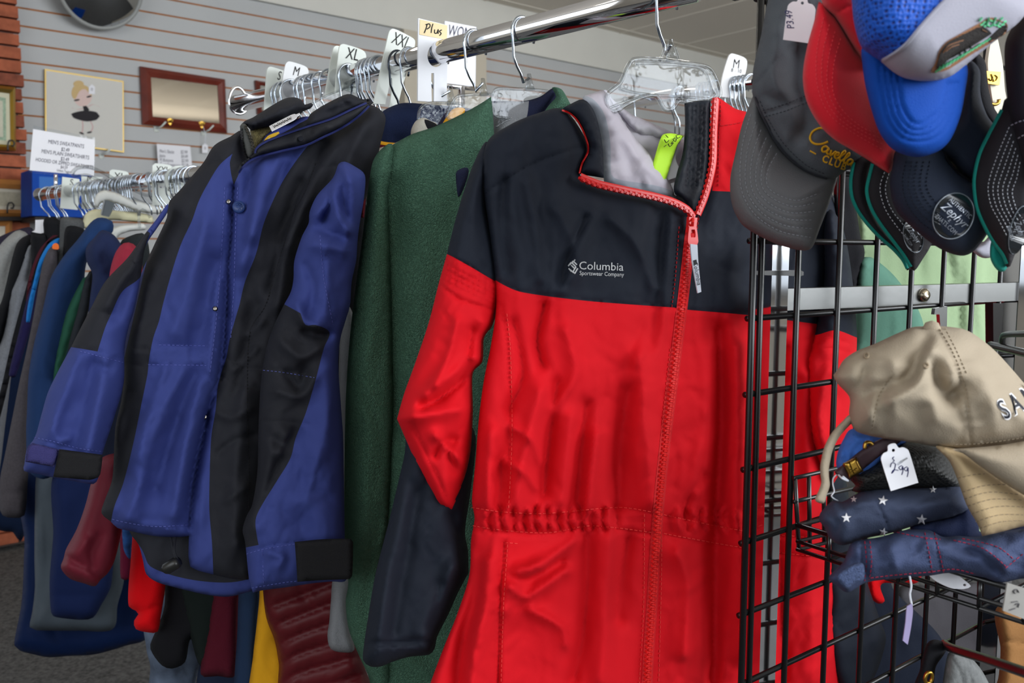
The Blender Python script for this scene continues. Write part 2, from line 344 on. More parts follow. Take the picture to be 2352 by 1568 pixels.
# ---------------------------------------------------------------- the room
YW = 4.32
WALLM = mat('grey_slat_board', (184, 186, 187), .55, var=.03, vs=3, spec=.3); GROOVE = mat('wood_fibre_groove', (160, 102, 56), .85, var=.2, vs=20)
SOFM = mat('painted_soffit', (214, 213, 206), .7, var=.02); CEILM = mat('ceiling_tile', (222, 214, 202), .9, bump='noise', bs=.3, scale=120)
def st(name, mb_or, m=None):
    o = mb_or.build(name, m); o['kind'] = 'structure'; return o
def sbox(name, lo, hi, m):
    o = box(name, lo, hi, m); o['kind'] = 'structure'; return o
mb = MB(); z = 2.585
while z > 0:
    lo = max(0.0, z-.0682)
    mb.box((3.2, YW, (lo+z)/2), (3.6, 0, 0), (0, .009, 0), (0, 0, (z-lo)/2), 0)
    if lo > 0: mb.box((3.2, YW+.004, lo-.004), (3.6, 0, 0), (0, .0115, 0), (0, 0, .0041), 1)
    z -= .0762
st('wall_back', mb, [WALLM, GROOVE])
sbox('wall_soffit', (-.4, YW-.03, 2.587), (6.8, YW+.05, 2.87), SOFM)
mb = MB().box((2.2, 1.1, 2.875), (4.8, 0, 0), (0, 3.6, 0), (0, 0, .02), 0)
TB = mat('ceiling_grid', (232, 226, 214), .6)
for i in range(15): mb.box((-2.1+.61*i, 1.1, 2.852), (.008, 0, 0), (0, 3.5, 0), (0, 0, .002), 1)
for i in range(6): mb.box((2.2, -1.9+1.22*i, 2.851), (4.6, 0, 0), (0, .008, 0), (0, 0, .002), 1)
st('ceiling', mb, [CEILM, TB])
CARP = mat('carpet_grey', (92, 92, 92), .98, bump='noise', bs=1, scale=260, var=.45, vs=90, spec=.05)
sbox('floor', (-2.6, -2.6, -.05), (7, 4.6, 0), CARP)
PAINT = mat('painted_wall', (205, 200, 190), .8)
sbox('wall_left', (-2.4, 1.4, 0), (-2.3, 4.6, 2.87), PAINT); sbox('wall_right', (6.7, -2.4, 0), (6.8, 4.6, 2.87), PAINT)
sbox('wall_front', (-2.4, -2.4, 0), (6.8, -2.3, 1.1), PAINT)
mb = MB()
mb.box((2.2, -2.35, 2.81), (4.6, 0, 0), (0, .05, 0), (0, 0, .06)); mb.box((-1.85, -2.35, 1.9), (.55, 0, 0), (0, .05, 0), (0, 0, .85)); mb.box((5.6, -2.35, 1.9), (1.1, 0, 0), (0, .05, 0), (0, 0, .85))
mb.box((-2.35, -.5, .55), (.05, 0, 0), (0, 1.9, 0), (0, 0, .55)); mb.box((-2.35, -.5, 2.81), (.05, 0, 0), (0, 1.9, 0), (0, 0, .06)); mb.box((-2.35, -2.0, 1.9), (.05, 0, 0), (0, .4, 0), (0, 0, .85)); mb.box((-2.35, 1.3, 1.9), (.05, 0, 0), (0, .1, 0), (0, 0, .85))
o = mb.build('wall_side', PAINT); o['kind'] = 'structure'
ALU = mat('window_frame_metal', (120, 118, 112), .5)
for nm, a, b, n, ax in (('window_1', -1.3, 4.5, 6, 0), ('window_2', -1.6, 1.2, 3, 1)):
    mb = MB()
    for i in range(n+1):
        q = a+(b-a)*i/n; c = (q, -2.3, 1.92) if ax == 0 else (-2.3, q, 1.92)
        mb.box(c, (.03, 0, 0), (0, .03, 0), (0, 0, .84))
    for zz in (1.11, 1.65, 2.2, 2.74):
        c = ((a+b)/2, -2.3, zz) if ax == 0 else (-2.3, (a+b)/2, zz)
        mb.box(c, ((b-a)/2, 0, 0) if ax == 0 else (.03, 0, 0), (0, .03, 0) if ax == 0 else (0, (b-a)/2, 0), (0, 0, .025))
    st(nm, mb, ALU)
# brick pier
mb = MB(); xr = .812; BR = [mat('red_brick', (164, 92, 66), .9, bump='noise', bs=.9, scale=90, var=.25, vs=25), mat('dark_brick', (138, 78, 60), .9, bump='noise', bs=.9, scale=90, var=.3, vs=25), mat('mortar', (92, 80, 76), .95, bump='noise', bs=.6, scale=120)]
mb.box((xr-.62, YW-.03, 1.43), (.6, 0, 0), (0, .045, 0), (0, 0, 1.42), 2)
rnd = random.Random(3); z = .03; row = 0
while z < 2.8:
    x = xr-.003; first = .205 if row % 2 else .12
    while x > xr-1.1:
        L = first if x > xr-.01 else .205; first = L
        j = rnd.uniform(0, .012)
        mb.box((x-L/2+.004+rnd.uniform(-.003, .006), YW-.085-j, z+.024), (L/2-.005, 0, 0), (0, .022, 0), (0, 0, .0238+rnd.uniform(-.0015, .0015)), rnd.choice((0, 0, 1)))
        x -= L
    z += .0565; row += 1
st('wall_pier', mb, BR)
# beige column by the wall behind the rack
wp = Plane((0, YW-.10, 0), (0, -1, 0))
a = wp.hit(928, 66); b = wp.hit(1117, 100)
sbox('wall_column', (float(a[0]), YW-.10, 0), (float(b[0]), YW-.01, float(a[2])), mat('beige_column', (196, 188, 172), .7))
# ---------------------------------------------------------------- things on the wall
W0 = Plane((0, YW-.012, 0), (0, -1, 0)); W1 = Plane((0, YW-.03, 0), (0, -1, 0)); W2 = Plane((0, YW-.045, 0), (0, -1, 0))
def rootat(p, name, label, cat, group=None): return thing(name, label, cat, p, group)
GOLD = mat('gold_edge', (186, 158, 92), .4, .6); CANV = mat('canvas', (212, 210, 204), .8, bump='noise', bs=.1)
t = thing('canvas_picture', 'white square canvas picture of a little dancer in a black tutu, gold edged', 'picture', W1.hit(195, 345))
plate('frame', [(103, 158, 1), (284, 186, 1), (285, 350, 1), (104, 326, 1)], W1, .016, GOLD, t)
plate('canvas', [(106, 162, 1), (281, 189, 1), (282, 347, 1), (107, 323, 1)], W1, .002, CANV, t, lift=.0015)
mb = MB()
PC = [mat('skin_pink', (222, 196, 190), .8), mat('hair_blond', (206, 178, 128), .8), mat('tutu_black', (44, 42, 46), .8), mat('blush_line', (206, 170, 170), .8)]
slab(mb, ellipse(190, 222, 21, 23, 10), W1, .0006, 0, .0024); slab(mb, [(164, 218), (168, 200), (186, 194), (204, 202), (210, 222), (196, 205), (182, 210), (172, 228)], W1, .0006, 1, .003)
slab(mb, ellipse(180, 193, 12, 8), W1, .0006, 1, .0031); slab(mb, [(190, 244), (198, 243), (205, 252), (198, 258), (192, 254)], W1, .0006, 2, .003)
slab(mb, [(163, 262), (180, 256), (200, 254), (222, 258), (229, 267), (222, 275), (200, 279), (180, 275), (168, 270)], W1, .0008, 2, .0032)
for q in ([(164, 247), (176, 252), (194, 248)], [(200, 246), (214, 240), (229, 246)], [(189, 276), (190, 292), (188, 306)], [(206, 276), (213, 292), (206, 306)]):
    c = smooth(q, False, 4); slab(mb, [tuple(p) for p in c+np.array([1.2, .4])]+[tuple(p) for p in (c-np.array([1.2, .4]))[::-1]], W1, .0005, 3, .0024, step=99)
for q in ((176, 230, 7, 2, -10), (204, 222, 6, 2, -12), (187, 306, 6, 2, 20), (205, 304, 6, 2, -10)): slab(mb, ellipse(*q), W1, .0005, 2, .0034)
mb.build('painted_figure', PC, t)
def price_tag(name, label, pl, cx, cy, w, h, ang=0, lines=(), string=(), group=None, ink=INK, m=WHITE):
    a = math.radians(ang); R_ = lambda x, y: (cx+x*math.cos(a)-y*math.sin(a), cy+x*math.sin(a)+y*math.cos(a))
    ol = [R_(*q) for q in ((-w*.5, h*.5), (-w*.5, -h*.25), (-w*.36, -h*.36), (-w*.2, -h*.38), (-w*.12, -h*.5), (w*.12, -h*.5), (w*.2, -h*.38), (w*.36, -h*.36), (w*.5, -h*.25), (w*.5, h*.5))]
    ol = [(*ol[0], 1)]+ol[1:-1]+[(*ol[-1], 1)]
    t = thing(name, label, 'tag', pl.hit(*R_(0, h*.5)), group)
    cd = plate('card', ol, pl, .0006, m, t, step=3, holes=[ellipse(*R_(0, -h*.36), w*.06, w*.06, 0, 8)] if w > 15 else ())
    if lines: stroke('handwriting', pl, [[R_(x*w, y*h) for x, y in l] for l in lines], max(1.0, w*.025), ink, cd, .0003, step=2)
    if string: tube(smooth_at(string), .0006, mat('white_string', (225, 228, 235), .9) if 'STR' not in globals() else STR, 'string', t, 5)
    return t
def smooth_at(pts):
    """3-D smooth line through (px, py, depth) points"""
    P = np.array([at(*p) for p in pts]); out = []
    for i in range(len(P)-1):
        p0 = P[max(0, i-1)]; p3 = P[min(len(P)-1, i+2)]
        for k in range(8):
            t = k/8; out.append(.5*((2*P[i])+(P[i+1]-p0)*t+(2*p0-5*P[i]+4*P[i+1]-p3)*t*t+(-p0+3*P[i]-3*P[i+1]+p3)*t**3))
    out.append(P[-1]); return out
STR = mat('white_string', (222, 226, 235), .9)
HW = [[(-.2, -.05), (0, -.1), (.2, -.02)], [(-.2, .1), (0, .05), (.15, .15)]]
price_tag('price_tag', 'white price tag hanging over the dancer picture', W2.off(-.01), 211, 205, 14, 22, 0, HW)
MAHO = mat('mahogany', (108, 42, 30), .35, spec=.5, var=.25, vs=12)
def frame4(t, O, I, pl, depth, m, name='frame'):
    mb = MB()
    A = [pl.hit(*q) for q in O]; B = [pl.hit(*q)+pl.n*.006 for q in I]
    for i in range(4):
        j = (i+1) % 4; a, b, c, d = A[i], A[j], B[j], B[i]; n = pl.n*depth
        am, bm_ = (a+d)/2+pl.n*.014, (b+c)/2+pl.n*.014
        mb.add([a, b, bm_, am, c, d, a-n, b-n, c-n, d-n], [(0, 3, 2, 1), (3, 5, 4, 2), (0, 1, 7, 6), (5, 9, 8, 4), (6, 7, 8, 9), ])
    return mb.build(name, m, t)
t = thing('wall_mirror', 'rectangular mirror in a dark mahogany frame with two small brass hooks', 'mirror', W1.hit(425, 296))
frame4(t, [(322, 152), (517, 182), (522, 306), (328, 285)], [(346, 178), (499, 197), (504, 284), (350, 268)], W1, .02, MAHO)
plate('mirror_glass', [(345, 177, 1), (500, 196, 1), (505, 285, 1), (349, 269, 1)], W1, .002, mat('mirror_silver', (176, 166, 150), .05, 1), t, lift=.002)
for (x, y) in ((391, 279), (464, 286)):
    mb = MB(); slab(mb, [(x-7, y-5), (x, y-8), (x+7, y-4), (x+3, y+5), (x, y+9), (x-4, y+4)], W2, .004); mb.tube([W2.hit(x, y-3), W2.hit(x, y+2)+np.array([0, -.02, 0]), W2.hit(x, y-4)+np.array([0, -.03, 0])], .003); mb.build('coat_hook', BRASS, t)
for i, (x, y) in enumerate(((366, 292), (475, 300), (240, 353))):
    mb = MB(); slab(mb, [(x-13, y-2, 1), (x-1, y-1, 1), (x-1, y+12, 1), (x-13, y+11, 1)], W0, .004); mb.tube([W0.hit(x-7, y+3), W0.hit(x, y)+np.array([0, -.03, 0]), W0.hit(x+8, y-10)+np.array([0, -.045, 0])], .004)
    mb.build('display_peg', DIV, None, True, ('white plastic wall peg under the '+('left end of the mahogany mirror', 'right end of the mahogany mirror', 'dancer picture')[i], 'wall peg', 'white wall pegs'))
price_tag('price_tag', 'white price tag hanging on a string below the mahogany mirror', W2.off(-.01), 471, 340, 13, 22, 0, HW, [(468, 295, 4.28), (471, 312, 4.28), (471, 329, 4.28)] if 0 else ())
q = W2; tube([q.hit(467, 291), q.hit(472, 310), q.hit(471, 331)], .0015, STR, 'tag_string', [o for o in C.objects if o.name.startswith('price_tag')][-1])
t = thing('picture_frame', 'mahogany frame on the slat wall, mostly behind the far end of the coat rail', 'frame', W1.hit(655, 290))
frame4(t, [(587, 184), (700, 203), (702, 285), (593, 262)], [(597, 196), (690, 213), (692, 272), (601, 254)], W1, .02, MAHO)
plate('picture', [(597, 196, 1), (690, 213, 1), (692, 272, 1), (601, 254, 1)], W1, .002, mat('dim_print', (150, 150, 140), .4), t, lift=.002)
B1 = Plane((0, YW-.14, 0), (0, -1, 0))
t = thing('picture_frame', 'gold framed print with green border hung on the brick pier', 'frame', B1.hit(0, 348))
GLD = mat('gold_frame', (178, 146, 66), .3, .8)
frame4(t, [(-60, 190), (35, 200), (37, 346), (-60, 342)], [(-45, 206), (22, 215), (24, 333), (-45, 328)], B1, .02, GLD)
plate('print', [(-46, 205, 1), (22, 214, 1), (24, 334, 1), (-46, 329, 1)], B1, .002, mat('mat_board', (206, 204, 178), .6), t, lift=.001)
plate('printed_border', [(-46, 215, 1), (13, 225, 1), (14, 323, 1), (-46, 318, 1)], B1, .001, mat('green_print', (150, 172, 148), .6, var=.3, vs=120), t, lift=.0022)
plate('printed_page', [(-46, 222, 1), (6, 232, 1), (7, 315, 1), (-46, 311, 1)], B1, .001, mat('page', (198, 196, 176), .6, var=.08, vs=150), t, lift=.003)
OAK = mat('oak_frame', (176, 118, 62), .5, var=.2, vs=14)
t = thing('picture_frame', 'light oak frame with a small print, on the brick pier above the dark shelf', 'frame', B1.hit(10, 497))
frame4(t, [(-60, 408), (74, 415), (75, 497), (-60, 497)], [(-44, 430), (57, 436), (58, 482), (-44, 480)], B1, .02, OAK)
plate('print', [(-45, 430, 1), (57, 436, 1), (58, 482, 1), (-45, 480, 1)], B1, .002, mat('pale_print', (205, 200, 184), .6, var=.05), t, lift=.001)
plate('printed_view', [(-45, 438, 1), (46, 442, 1), (47, 474, 1), (-45, 472, 1)], B1, .001, mat('grey_print', (176, 170, 150), .6, var=.15, vs=70), t, lift=.002)
t = thing('picture_frame', 'small oak frame low on the brick pier under the dark shelf', 'frame', B1.hit(5, 560))
frame4(t, [(-60, 507), (28, 506), (28, 560), (-60, 560)], [(-50, 520), (12, 519), (12, 550), (-50, 550)], B1, .02, OAK)
plate('print', [(-50, 520, 1), (12, 519, 1), (12, 550, 1), (-50, 550, 1)], B1, .002, mat('pale_print_b', (190, 184, 170), .6), t, lift=.001)
plate('display_ledge', [(-60, 498, 1), (100, 497, 1), (100, 506, 1), (-60, 507, 1)], B1.off(.02), .05, mat('dark_ledge', (40, 34, 34), .6), None, ('narrow dark ledge across the brick pier below the oak frame', 'ledge'))
for lab, x, y in (('black curled easel wire in front of the gold framed print', 18, 335), ('black curled easel wire in front of the light oak frame', 17, 478)):
    pts = [(x, y+12), (x, y-2), (x+3, y-12), (x+10, y-13), (x+15, y-6), (x+12, y+1), (x+7, y-1)]
    c = smooth(pts, False, 4); tube([p for p in B1.off(.04).hit(c[:, 0], c[:, 1])], .0035, BLACKWIRE, 'easel_wire', props=(lab, 'easel'))
# convex mirror
t = thing('convex_mirror', 'round convex security mirror high on the slat wall, grey rim', 'mirror', Plane((0, YW-.16, 0), (0, -1, 0)).hit(232, 40))
cm = at(232, -30, 3.78); n = np.array([.05, -.93, -.36]); n /= np.linalg.norm(n); u = np.cross(n, UPW); u /= np.linalg.norm(u); v = np.cross(u, n); V = [cm+n*.055]; Fc = []; Rm = .172
for i in range(1, 9):
    for k in range(48): a = 2*math.pi*k/48; r = Rm*i/8; V.append(cm+(u*math.cos(a)+v*math.sin(a))*r+n*(.055*(1-(i/8)**2)))
for k in range(48): Fc.append((0, 1+k, 1+(k+1) % 48))
for i in range(7):
    for k in range(48): a = 1+i*48+k; b = 1+i*48+(k+1) % 48; Fc.append((a, a+48, b+48, b))
link('mirror_dome', V, Fc, mat('convex_silver', (200, 204, 208), .04, 1), t)
tube([cm+(u*math.cos(2*math.pi*k/48)+v*math.sin(2*math.pi*k/48))*(Rm+.003)-n*.004 for k in range(48)], .010, mat('grey_rim', (150, 152, 150), .4), 'rim', t, 8, True)
MB().tube([cm-n*.01, cm+np.array([0, .15, .05])], .02).build('bracket', ALU, t)
# ceiling lamps (fluorescent)
for i, (x, y) in enumerate(((.6, 2.2), (5.0, .6), (3.4, 3.0), (-.4, -.6))):
    t = thing('ceiling_lamp', ('fluorescent ceiling lamp over the far rack', 'fluorescent ceiling lamp right of the grid panel', 'fluorescent ceiling lamp near the back wall', 'fluorescent ceiling lamp above the photographer')[i], 'lamp', (x, y, 2.80), 'fluorescent ceiling lamps')
    box('housing', (x-.6, y-.08, 2.81), (x+.6, y+.08, 2.85), mat('lamp_housing', (220, 220, 215), .5), t)
    em = bpy.data.materials.new('lamp_tube_light'); em.use_nodes = True; em.node_tree.nodes['Principled BSDF'].inputs['Emission Color'].default_value = (1, .93, .82, 1); em.node_tree.nodes['Principled BSDF'].inputs['Emission Strength'].default_value = 8.5
    for s_ in (-1, 1): tube([(x-.56, y+s_*.04, 2.79), (x+.56, y+s_*.04, 2.79)], .013, em, 'lamp_tube', t)
# ---------------------------------------------------------------- signs
def sign(name, label, pl, corners, lines, m=WHITE, t_=.003, bold=.0, sx=1, ang=0, cat='sign'):
    t = thing(name, label, cat, pl.hit(*corners[-1][:2]))
    sh = plate('sheet', [(*c[:2], 1) for c in corners], pl, t_, m, t)
    mb = MB()
    for (s, x, y, sz, *al) in lines: text('lettering', s, pl, x, y, sz, ang, INK2, t, .0006, bold=bold, sx=sx, mb=mb, align=al[0] if al else 'CENTER')
    mb.build('lettering', INK2, sh); return t
INK2 = mat('sign_ink', (58, 58, 78), .7)
SP = VP(145, 350, 2.34, 60)
t = sign('price_sign', 'white price card for sweatpants and sweatshirts above the far rack', SP, [(76, 296), (218, 321), (216, 404), (68, 391)],
     [("MEN'S SWEATPANTS", 152, 331, 12.5), ('$2.49', 150, 344, 12), ("MEN'S PLAIN SWEATSHIRTS", 150, 355, 12.5), ('$3.49', 149, 366, 12), ('HOODED OR ZIPPED SWEATSHIRTS', 148, 375.5, 11.5), ('$4.59', 147, 384.5, 10), ('Unless Tagged', 147, 393, 8)], bold=.01, sx=.72, ang=-8)
plate('sign_holder', [(77, 288, 1), (219, 316, 1), (217, 408, 1), (67, 396, 1)], SP, .002, CLEAR, t, lift=-.004)
tube([SP.hit(128, 400), SP.hit(128, 440)], .005, CHROME, 'stem', t)
sign('price_sign', 'small white price card for slacks and jeans on the slat wall', W2, [(360, 330), (437, 336), (445, 420), (366, 416)],
     [("Men's Slacks", 366, 347, 11, 'LEFT'), ('$2.99', 415, 349, 11, 'LEFT'), ('Jeans', 366, 357, 11, 'LEFT'), ('$4.49', 416, 359, 11, 'LEFT'), ('PJ Bottoms', 367, 367, 11, 'LEFT'), ('$2.99', 417, 369, 11, 'LEFT'), ('Sport Sweatpants', 367, 377, 11, 'LEFT'), ('$2.29', 417, 379, 11, 'LEFT')], bold=.01, sx=.62, ang=-4)
WP = VP(1055, 130, 2.0, 49.9)
t = sign('price_sign', "white WOMEN'S card behind the beige Plus divider", WP, [(1022, 48), (1094, 62), (1092, 199), (1022, 192)], [("WOMEN'S", 1029, 70, 36, 'LEFT')], bold=.02, sx=.55, ang=-10)
tube([WP.hit(1020, 196), WP.hit(1094, 204)], .006, CHROME, 'holder_bar', t); _b = WP.hit(1060, 200); tube([_b, [_b[0], _b[1], .004]], .008, CHROME, 'stem', t)
BX = VP(140, 440, 3.5, 49.9)
t = thing('blue_box', 'glossy bright blue box behind the price card over the far rack', 'box', BX.hit(140, 495))
plate('carton', [(74, 388, 1), (216, 402, 1), (214, 500, 1), (74, 495, 1)], BX, .22, mat('box_blue', (10, 70, 168), .6, spec=.15, var=.2, vs=6), t)
plate('printed_panel', [(90, 405, 1), (140, 408, 1), (138, 440, 1), (90, 438, 1)], BX, .001, mat('box_light_blue', (50, 112, 195), .6), t, lift=.001)
_b = BX.hit(140, 497); _c = BX.hit(82, 497); _d = BX.hit(208, 497); sbox('trim_1', (_c[0], _b[1]+.01, _b[2]-.02), (_d[0], YW-.11, _b[2]-.004), mat('dark_shelf', (48, 42, 40), .6))
# ---------------------------------------------------------------- rails
RA = at(545, 239, 1.685); RB = at(1355, 31, 1.05); RB[2] = RA[2]; rd = (RB-RA)/np.linalg.norm(RB-RA)
def proj(p):
    q = np.asarray(p)-CAM; d = q@FW; return CX+F*(q@RT)/d, CY-F*(q@UPC)/d, d
def on_rail(A, d, px):
    lo, hi = -.2, 3.0
    for _ in range(50):
        m_ = (lo+hi)/2; x = proj(A+d*m_)[0]
        if proj(A+d*m_)[2] < .1 or x > px: hi = m_
        else: lo = m_
    return A+d*lo
rt = thing('coat_rail', 'thick chrome rail the near coats hang on', 'rail', RA-np.array([0, 0, .016]))
RE = on_rail(RA, rd, 1600)
tube([RA, RE], .0162, CHROME, 'bar', rt, 40)
side = np.cross(rd, UPW); side /= np.linalg.norm(side)
mb = MB(); mb.tube([RA+rd*a for a in (-.012, -.008, -.004, .0)], [.006, .012, .0155, .0175], 24); mb.build('end_cap', CHROME, rt, True)
mb = MB(); mb.tube([RA+rd*.004+side*math.sin(a)*.019+UPW*(math.cos(a)*(.032 if math.cos(a) > 0 else .0195)) for a in np.linspace(0, 2*math.pi, 28, endpoint=False)], .0028, 8, True); mb.build('bracket_ring', CHROME, rt, True)
mb = MB(); c = RE; mb.tube([c-rd*.002, c+rd*.02], .012, 20); mb.bar(c+rd*.02-UPW*.002, c+rd*.055-UPW*.002, .006); mb.box(c+rd*.045-UPW*.006, rd*.003, side*.010, UPW*.016); mb.box(c+rd*.028-UPW*.012, rd*.008, side*.008, UPW*.004); mb.build('end_fitting', CHROME, rt, False)
# far-left rail
QA = at(92, 447, 2.42); QB = at(450, 402, 1.80); QB[2] = QA[2]; qd = (QB-QA)/np.linalg.norm(QB-QA)
r2 = thing('coat_rail', 'chrome rail of the far left rack behind the blue coat', 'rail', QA-np.array([0, 0, .016]))
tube([QA, QA+qd*1.42], .0160, CHROME, 'bar', r2, 24); mb = MB(); mb.tube([QA+qd*a for a in (-.012, -.006, 0)], [.008, .016, .0185], 20); mb.build('end_cap', CHROME, r2, True)
mb = MB()
for s_ in (.95, 1.4): tube([QA+qd*s_-UPW*.016, [*(QA+qd*s_)[:2], .005]], .014, CHROME, 'leg', r2, 12)
# rail behind the red jacket
SA = at(1380, 247, 2.2); SB = at(1720, 190, 1.88); SB[2] = SA[2]; sd = (SB-SA)/np.linalg.norm(SB-SA)
r3 = thing('coat_rail', 'chrome rail seen through the clear hanger of the red jacket', 'rail', SA-np.array([0, 0, .016]))
tube([SA, SB+(SB-SA)*.3], .0150, CHROME, 'bar', r3, 24)
mb = MB(); mb.bar(np.array([*(SB+(SB-SA)*.28)[:2], SA[2]-.015]), np.array([*(SB+(SB-SA)*.28)[:2], .005]), .014, 12); mb.build('stand', CHROME, r3, True)
# ---------------------------------------------------------------- hanger hooks
def hook_pts(c, d, R=.0215, drop=.078, yaw=0, rr=.0162, flip=1, wr=.0018):
    u = np.cross(UPW, d); u /= np.linalg.norm(u)
    if u@np.array([1., 0, 0]) < 0: u = -u
    u = u*flip; yw = math.radians(yaw); u = u*math.cos(yw)+d*math.sin(yw); cz = rr+wr-R; P = []
    for a in np.linspace(-25, 205, 20): P.append(c+u*R*math.cos(math.radians(a))+UPW*(cz+R*math.sin(math.radians(a))))
    for (a, b) in ((-.85, -.036), (-.55, -.047), (-.2, -.056), (0, -.066), (0, -drop)): P.append(c+u*R*a+UPW*b)
    return P
neck = {}
def small_hooks(A, d, xs, labels, group, m=WIRE, **k):
    for i, x in enumerate(xs):
        c = on_rail(A, d, x); pts = hook_pts(c, d, yaw=random.uniform(-12, 12), R=.0215+random.uniform(0, .003), **k)
        tube(pts, .0018, m, 'hanger_hook', None, 8, props=(labels(i, x), 'hanger', group))
# ---------------------------------------------------------------- hooks along the rails
small_hooks(RA, rd, [650, 660, 672, 697, 711, 722, 741, 760], lambda i, x: 'thin steel hanger hook on the near coat rail between the M and XL dividers', 'hanger hooks between M and XL')
small_hooks(RA, rd, [838, 846, 854, 864, 872], lambda i, x: 'thin steel hanger hook on the near coat rail between the XL and XXL dividers', 'hanger hooks between XL and XXL')
small_hooks(RA, rd, [916], lambda i, x: 'dark hanger hook just right of the XXL divider', 'dark hook', m=mat('dark_wire', (70, 76, 84), .3, 1), drop=.10)
small_hooks(RA, rd, [942], lambda i, x: 'bright hanger hook just left of the Plus divider', 'bright hook', drop=.09)
small_hooks(QA, qd, [112, 133, 128, 146, 152, 188, 197, 204, 214], lambda i, x: 'steel hanger hook near the end of the far left rail', 'hanger hooks at the far rail end')
small_hooks(QA, qd, list(np.linspace(222, 318, 24)), lambda i, x: 'steel hanger hook in the dense row around the far XL divider', 'hanger hooks in the dense row of the far rail')
small_hooks(QA, qd, [345, 358, 366, 374, 382, 400, 410, 418, 426, 436, 446], lambda i, x: 'steel hanger hook near the XXL and round Plus dividers of the far left rail', 'hanger hooks by the round divider')
small_hooks(SA, sd, [1608, 1618, 1630, 1643, 1680, 1690, 1699, 1708, 1717, 1726], lambda i, x: 'steel hanger hook bunched by the M divider behind the red jacket', 'hanger hooks behind the red jacket')
small_hooks(SA, sd, [1470, 1552, 1562], lambda i, x: 'steel hanger hook on the rear rail under the clear hanger of the red jacket', 'hanger hooks under the clear hanger', drop=.11)
# ---------------------------------------------------------------- size dividers
def divider(label, A, d, cx, ol, words, hole, slot=None, m=DIV, th=49.9, group=None, extra=None):
    c = on_rail(A, d, cx); dep = proj(c)[2]; pl = VP(cx, proj(c)[1], dep, th)
    t = thing('size_divider', label, 'size divider', pl.hit(*ol[len(ol)//2][:2]), group)
    holes = [ellipse(*hole)]
    pp = plate('plate', ol, pl, .0025, m, t, lift=.001, step=4, holes=holes)
    if slot: plate('slot_shade_strip', slot, pl, .001, mat('slot_shadow', (150, 156, 152), .5) if 'SLT' not in globals() else SLT, t, lift=.0018)  # grey strip on the plate; the slot's shade is put into its colour
    if extra: extra(pl, t)
    mb = MB()
    for (s, x, y, sz, *o) in words: text('lettering', s, pl, x, y, sz, o[0] if o else -14, INK, t, .0017, bold=.008, mb=mb, sx=o[1] if len(o) > 1 else .95)
    if words: mb.build('lettering', INK, pp)
    return t, pl
SLT = mat('slot_shadow', (168, 174, 170), .5)
divider('small white S size divider at the far end of the near rail', RA, rd, 636, [(613, 160), (620, 153), (655, 164), (662, 170), (657, 215), (650, 240, 1), (628, 250, 1), (606, 256, 1), (609, 210)], [('S', 641, 175, 29, -14, .62)], (640, 222, 17, 20))
divider('white M size divider beside the S divider on the near rail', RA, rd, 668, [(655, 150), (663, 141), (700, 152), (708, 162), (706, 190), (700, 222), (690, 232, 1), (666, 236, 1), (640, 240, 1), (646, 200)], [('M', 680, 165, 30, -14, .66)], (680, 212, 15, 19), m=mat('divider_white', (222, 224, 226), .4))
divider('blank white divider tucked behind the XL divider', RA, rd, 775, [(765, 112), (772, 105), (800, 112), (803, 125), (792, 180), (780, 215, 1), (746, 222, 1), (752, 180)], [], (785, 178, 18, 22))
divider('white XL size divider on the near rail', RA, rd, 800, [(779, 108), (787, 101), (832, 115), (840, 126), (838, 145), (826, 185), (815, 214, 1), (795, 208, 1), (790, 205), (769, 212, 1), (773, 165)], [('XL', 809, 126, 38, -13, .66)], (806, 168, 17, 22), slot=[(789, 192, 1), (795, 192, 1), (793, 208, 1), (787, 208, 1)])
divider('tall white XXL size divider leaning on the near rail', RA, rd, 905, [(893, 74), (903, 66), (945, 86), (953, 96), (944, 140), (926, 190), (914, 240, 1), (893, 252, 1), (900, 200), (898, 180), (884, 240, 1), (857, 238, 1), (872, 170)], [('XXL', 920, 95, 39, -22, .55)], (910, 147, 17, 24))
def plusx(pl, t):
    plate('paper_label', [(963, 45, 1), (1026, 59, 1), (1025, 92, 1), (962, 80, 1)], pl, .0006, CREAM, t, lift=.0018)
    w_ = [[(974, 76), (978, 66), (981, 56)], [(977, 57), (986, 55), (987, 62), (980, 67)], [(994, 55), (991, 66), (990, 76)], [(998, 68), (998, 76), (1003, 76), (1006, 68), (1006, 78)], [(1014, 69), (1009, 72), (1013, 77), (1009, 82)]]
    stroke('handwriting', pl.off(.0016), w_, 2.6, INK, t, .0012, step=2)
divider('long white divider with a cream paper label reading Plus', RA, rd, 1010, [(960, 42, 1), (1027, 58, 1), (1027, 130), (1026, 180), (1026, 234, 1), (996, 233, 1), (996, 168), (990, 168), (991, 234, 1), (959, 232, 1)], [], (1000, 128, 19, 26), m=mat('divider_cool_white', (224, 226, 232), .4), extra=plusx)
divider('white M size divider on the rear rail between the red jacket and the grey cap', SA, sd, 1686, [(1673, 130), (1680, 123), (1708, 132), (1715, 141), (1712, 165), (1700, 200), (1690, 228, 1), (1672, 224, 1), (1652, 222, 1), (1658, 180)], [('M', 1690, 148, 30, -8, .7), ('8 - 10', 1690, 163, 13, -8, .8)], (1690, 192, 15, 18), m=mat('divider_white_b', (232, 232, 234), .4))
divider('handwritten S divider at the far rail end', QA, qd, 160, [(143, 406, 1), (182, 411, 1), (184, 440), (178, 482, 1), (138, 478, 1)], [('S', 164, 419, 20, -8)], (162, 440, 12, 11))
divider('M divider of the far rail partly behind a clear hanger', QA, qd, 200, [(187, 403, 1), (216, 408, 1), (214, 440), (208, 480, 1), (188, 479, 1)], [('M', 206, 411, 20, -6)], (203, 434, 11, 11))
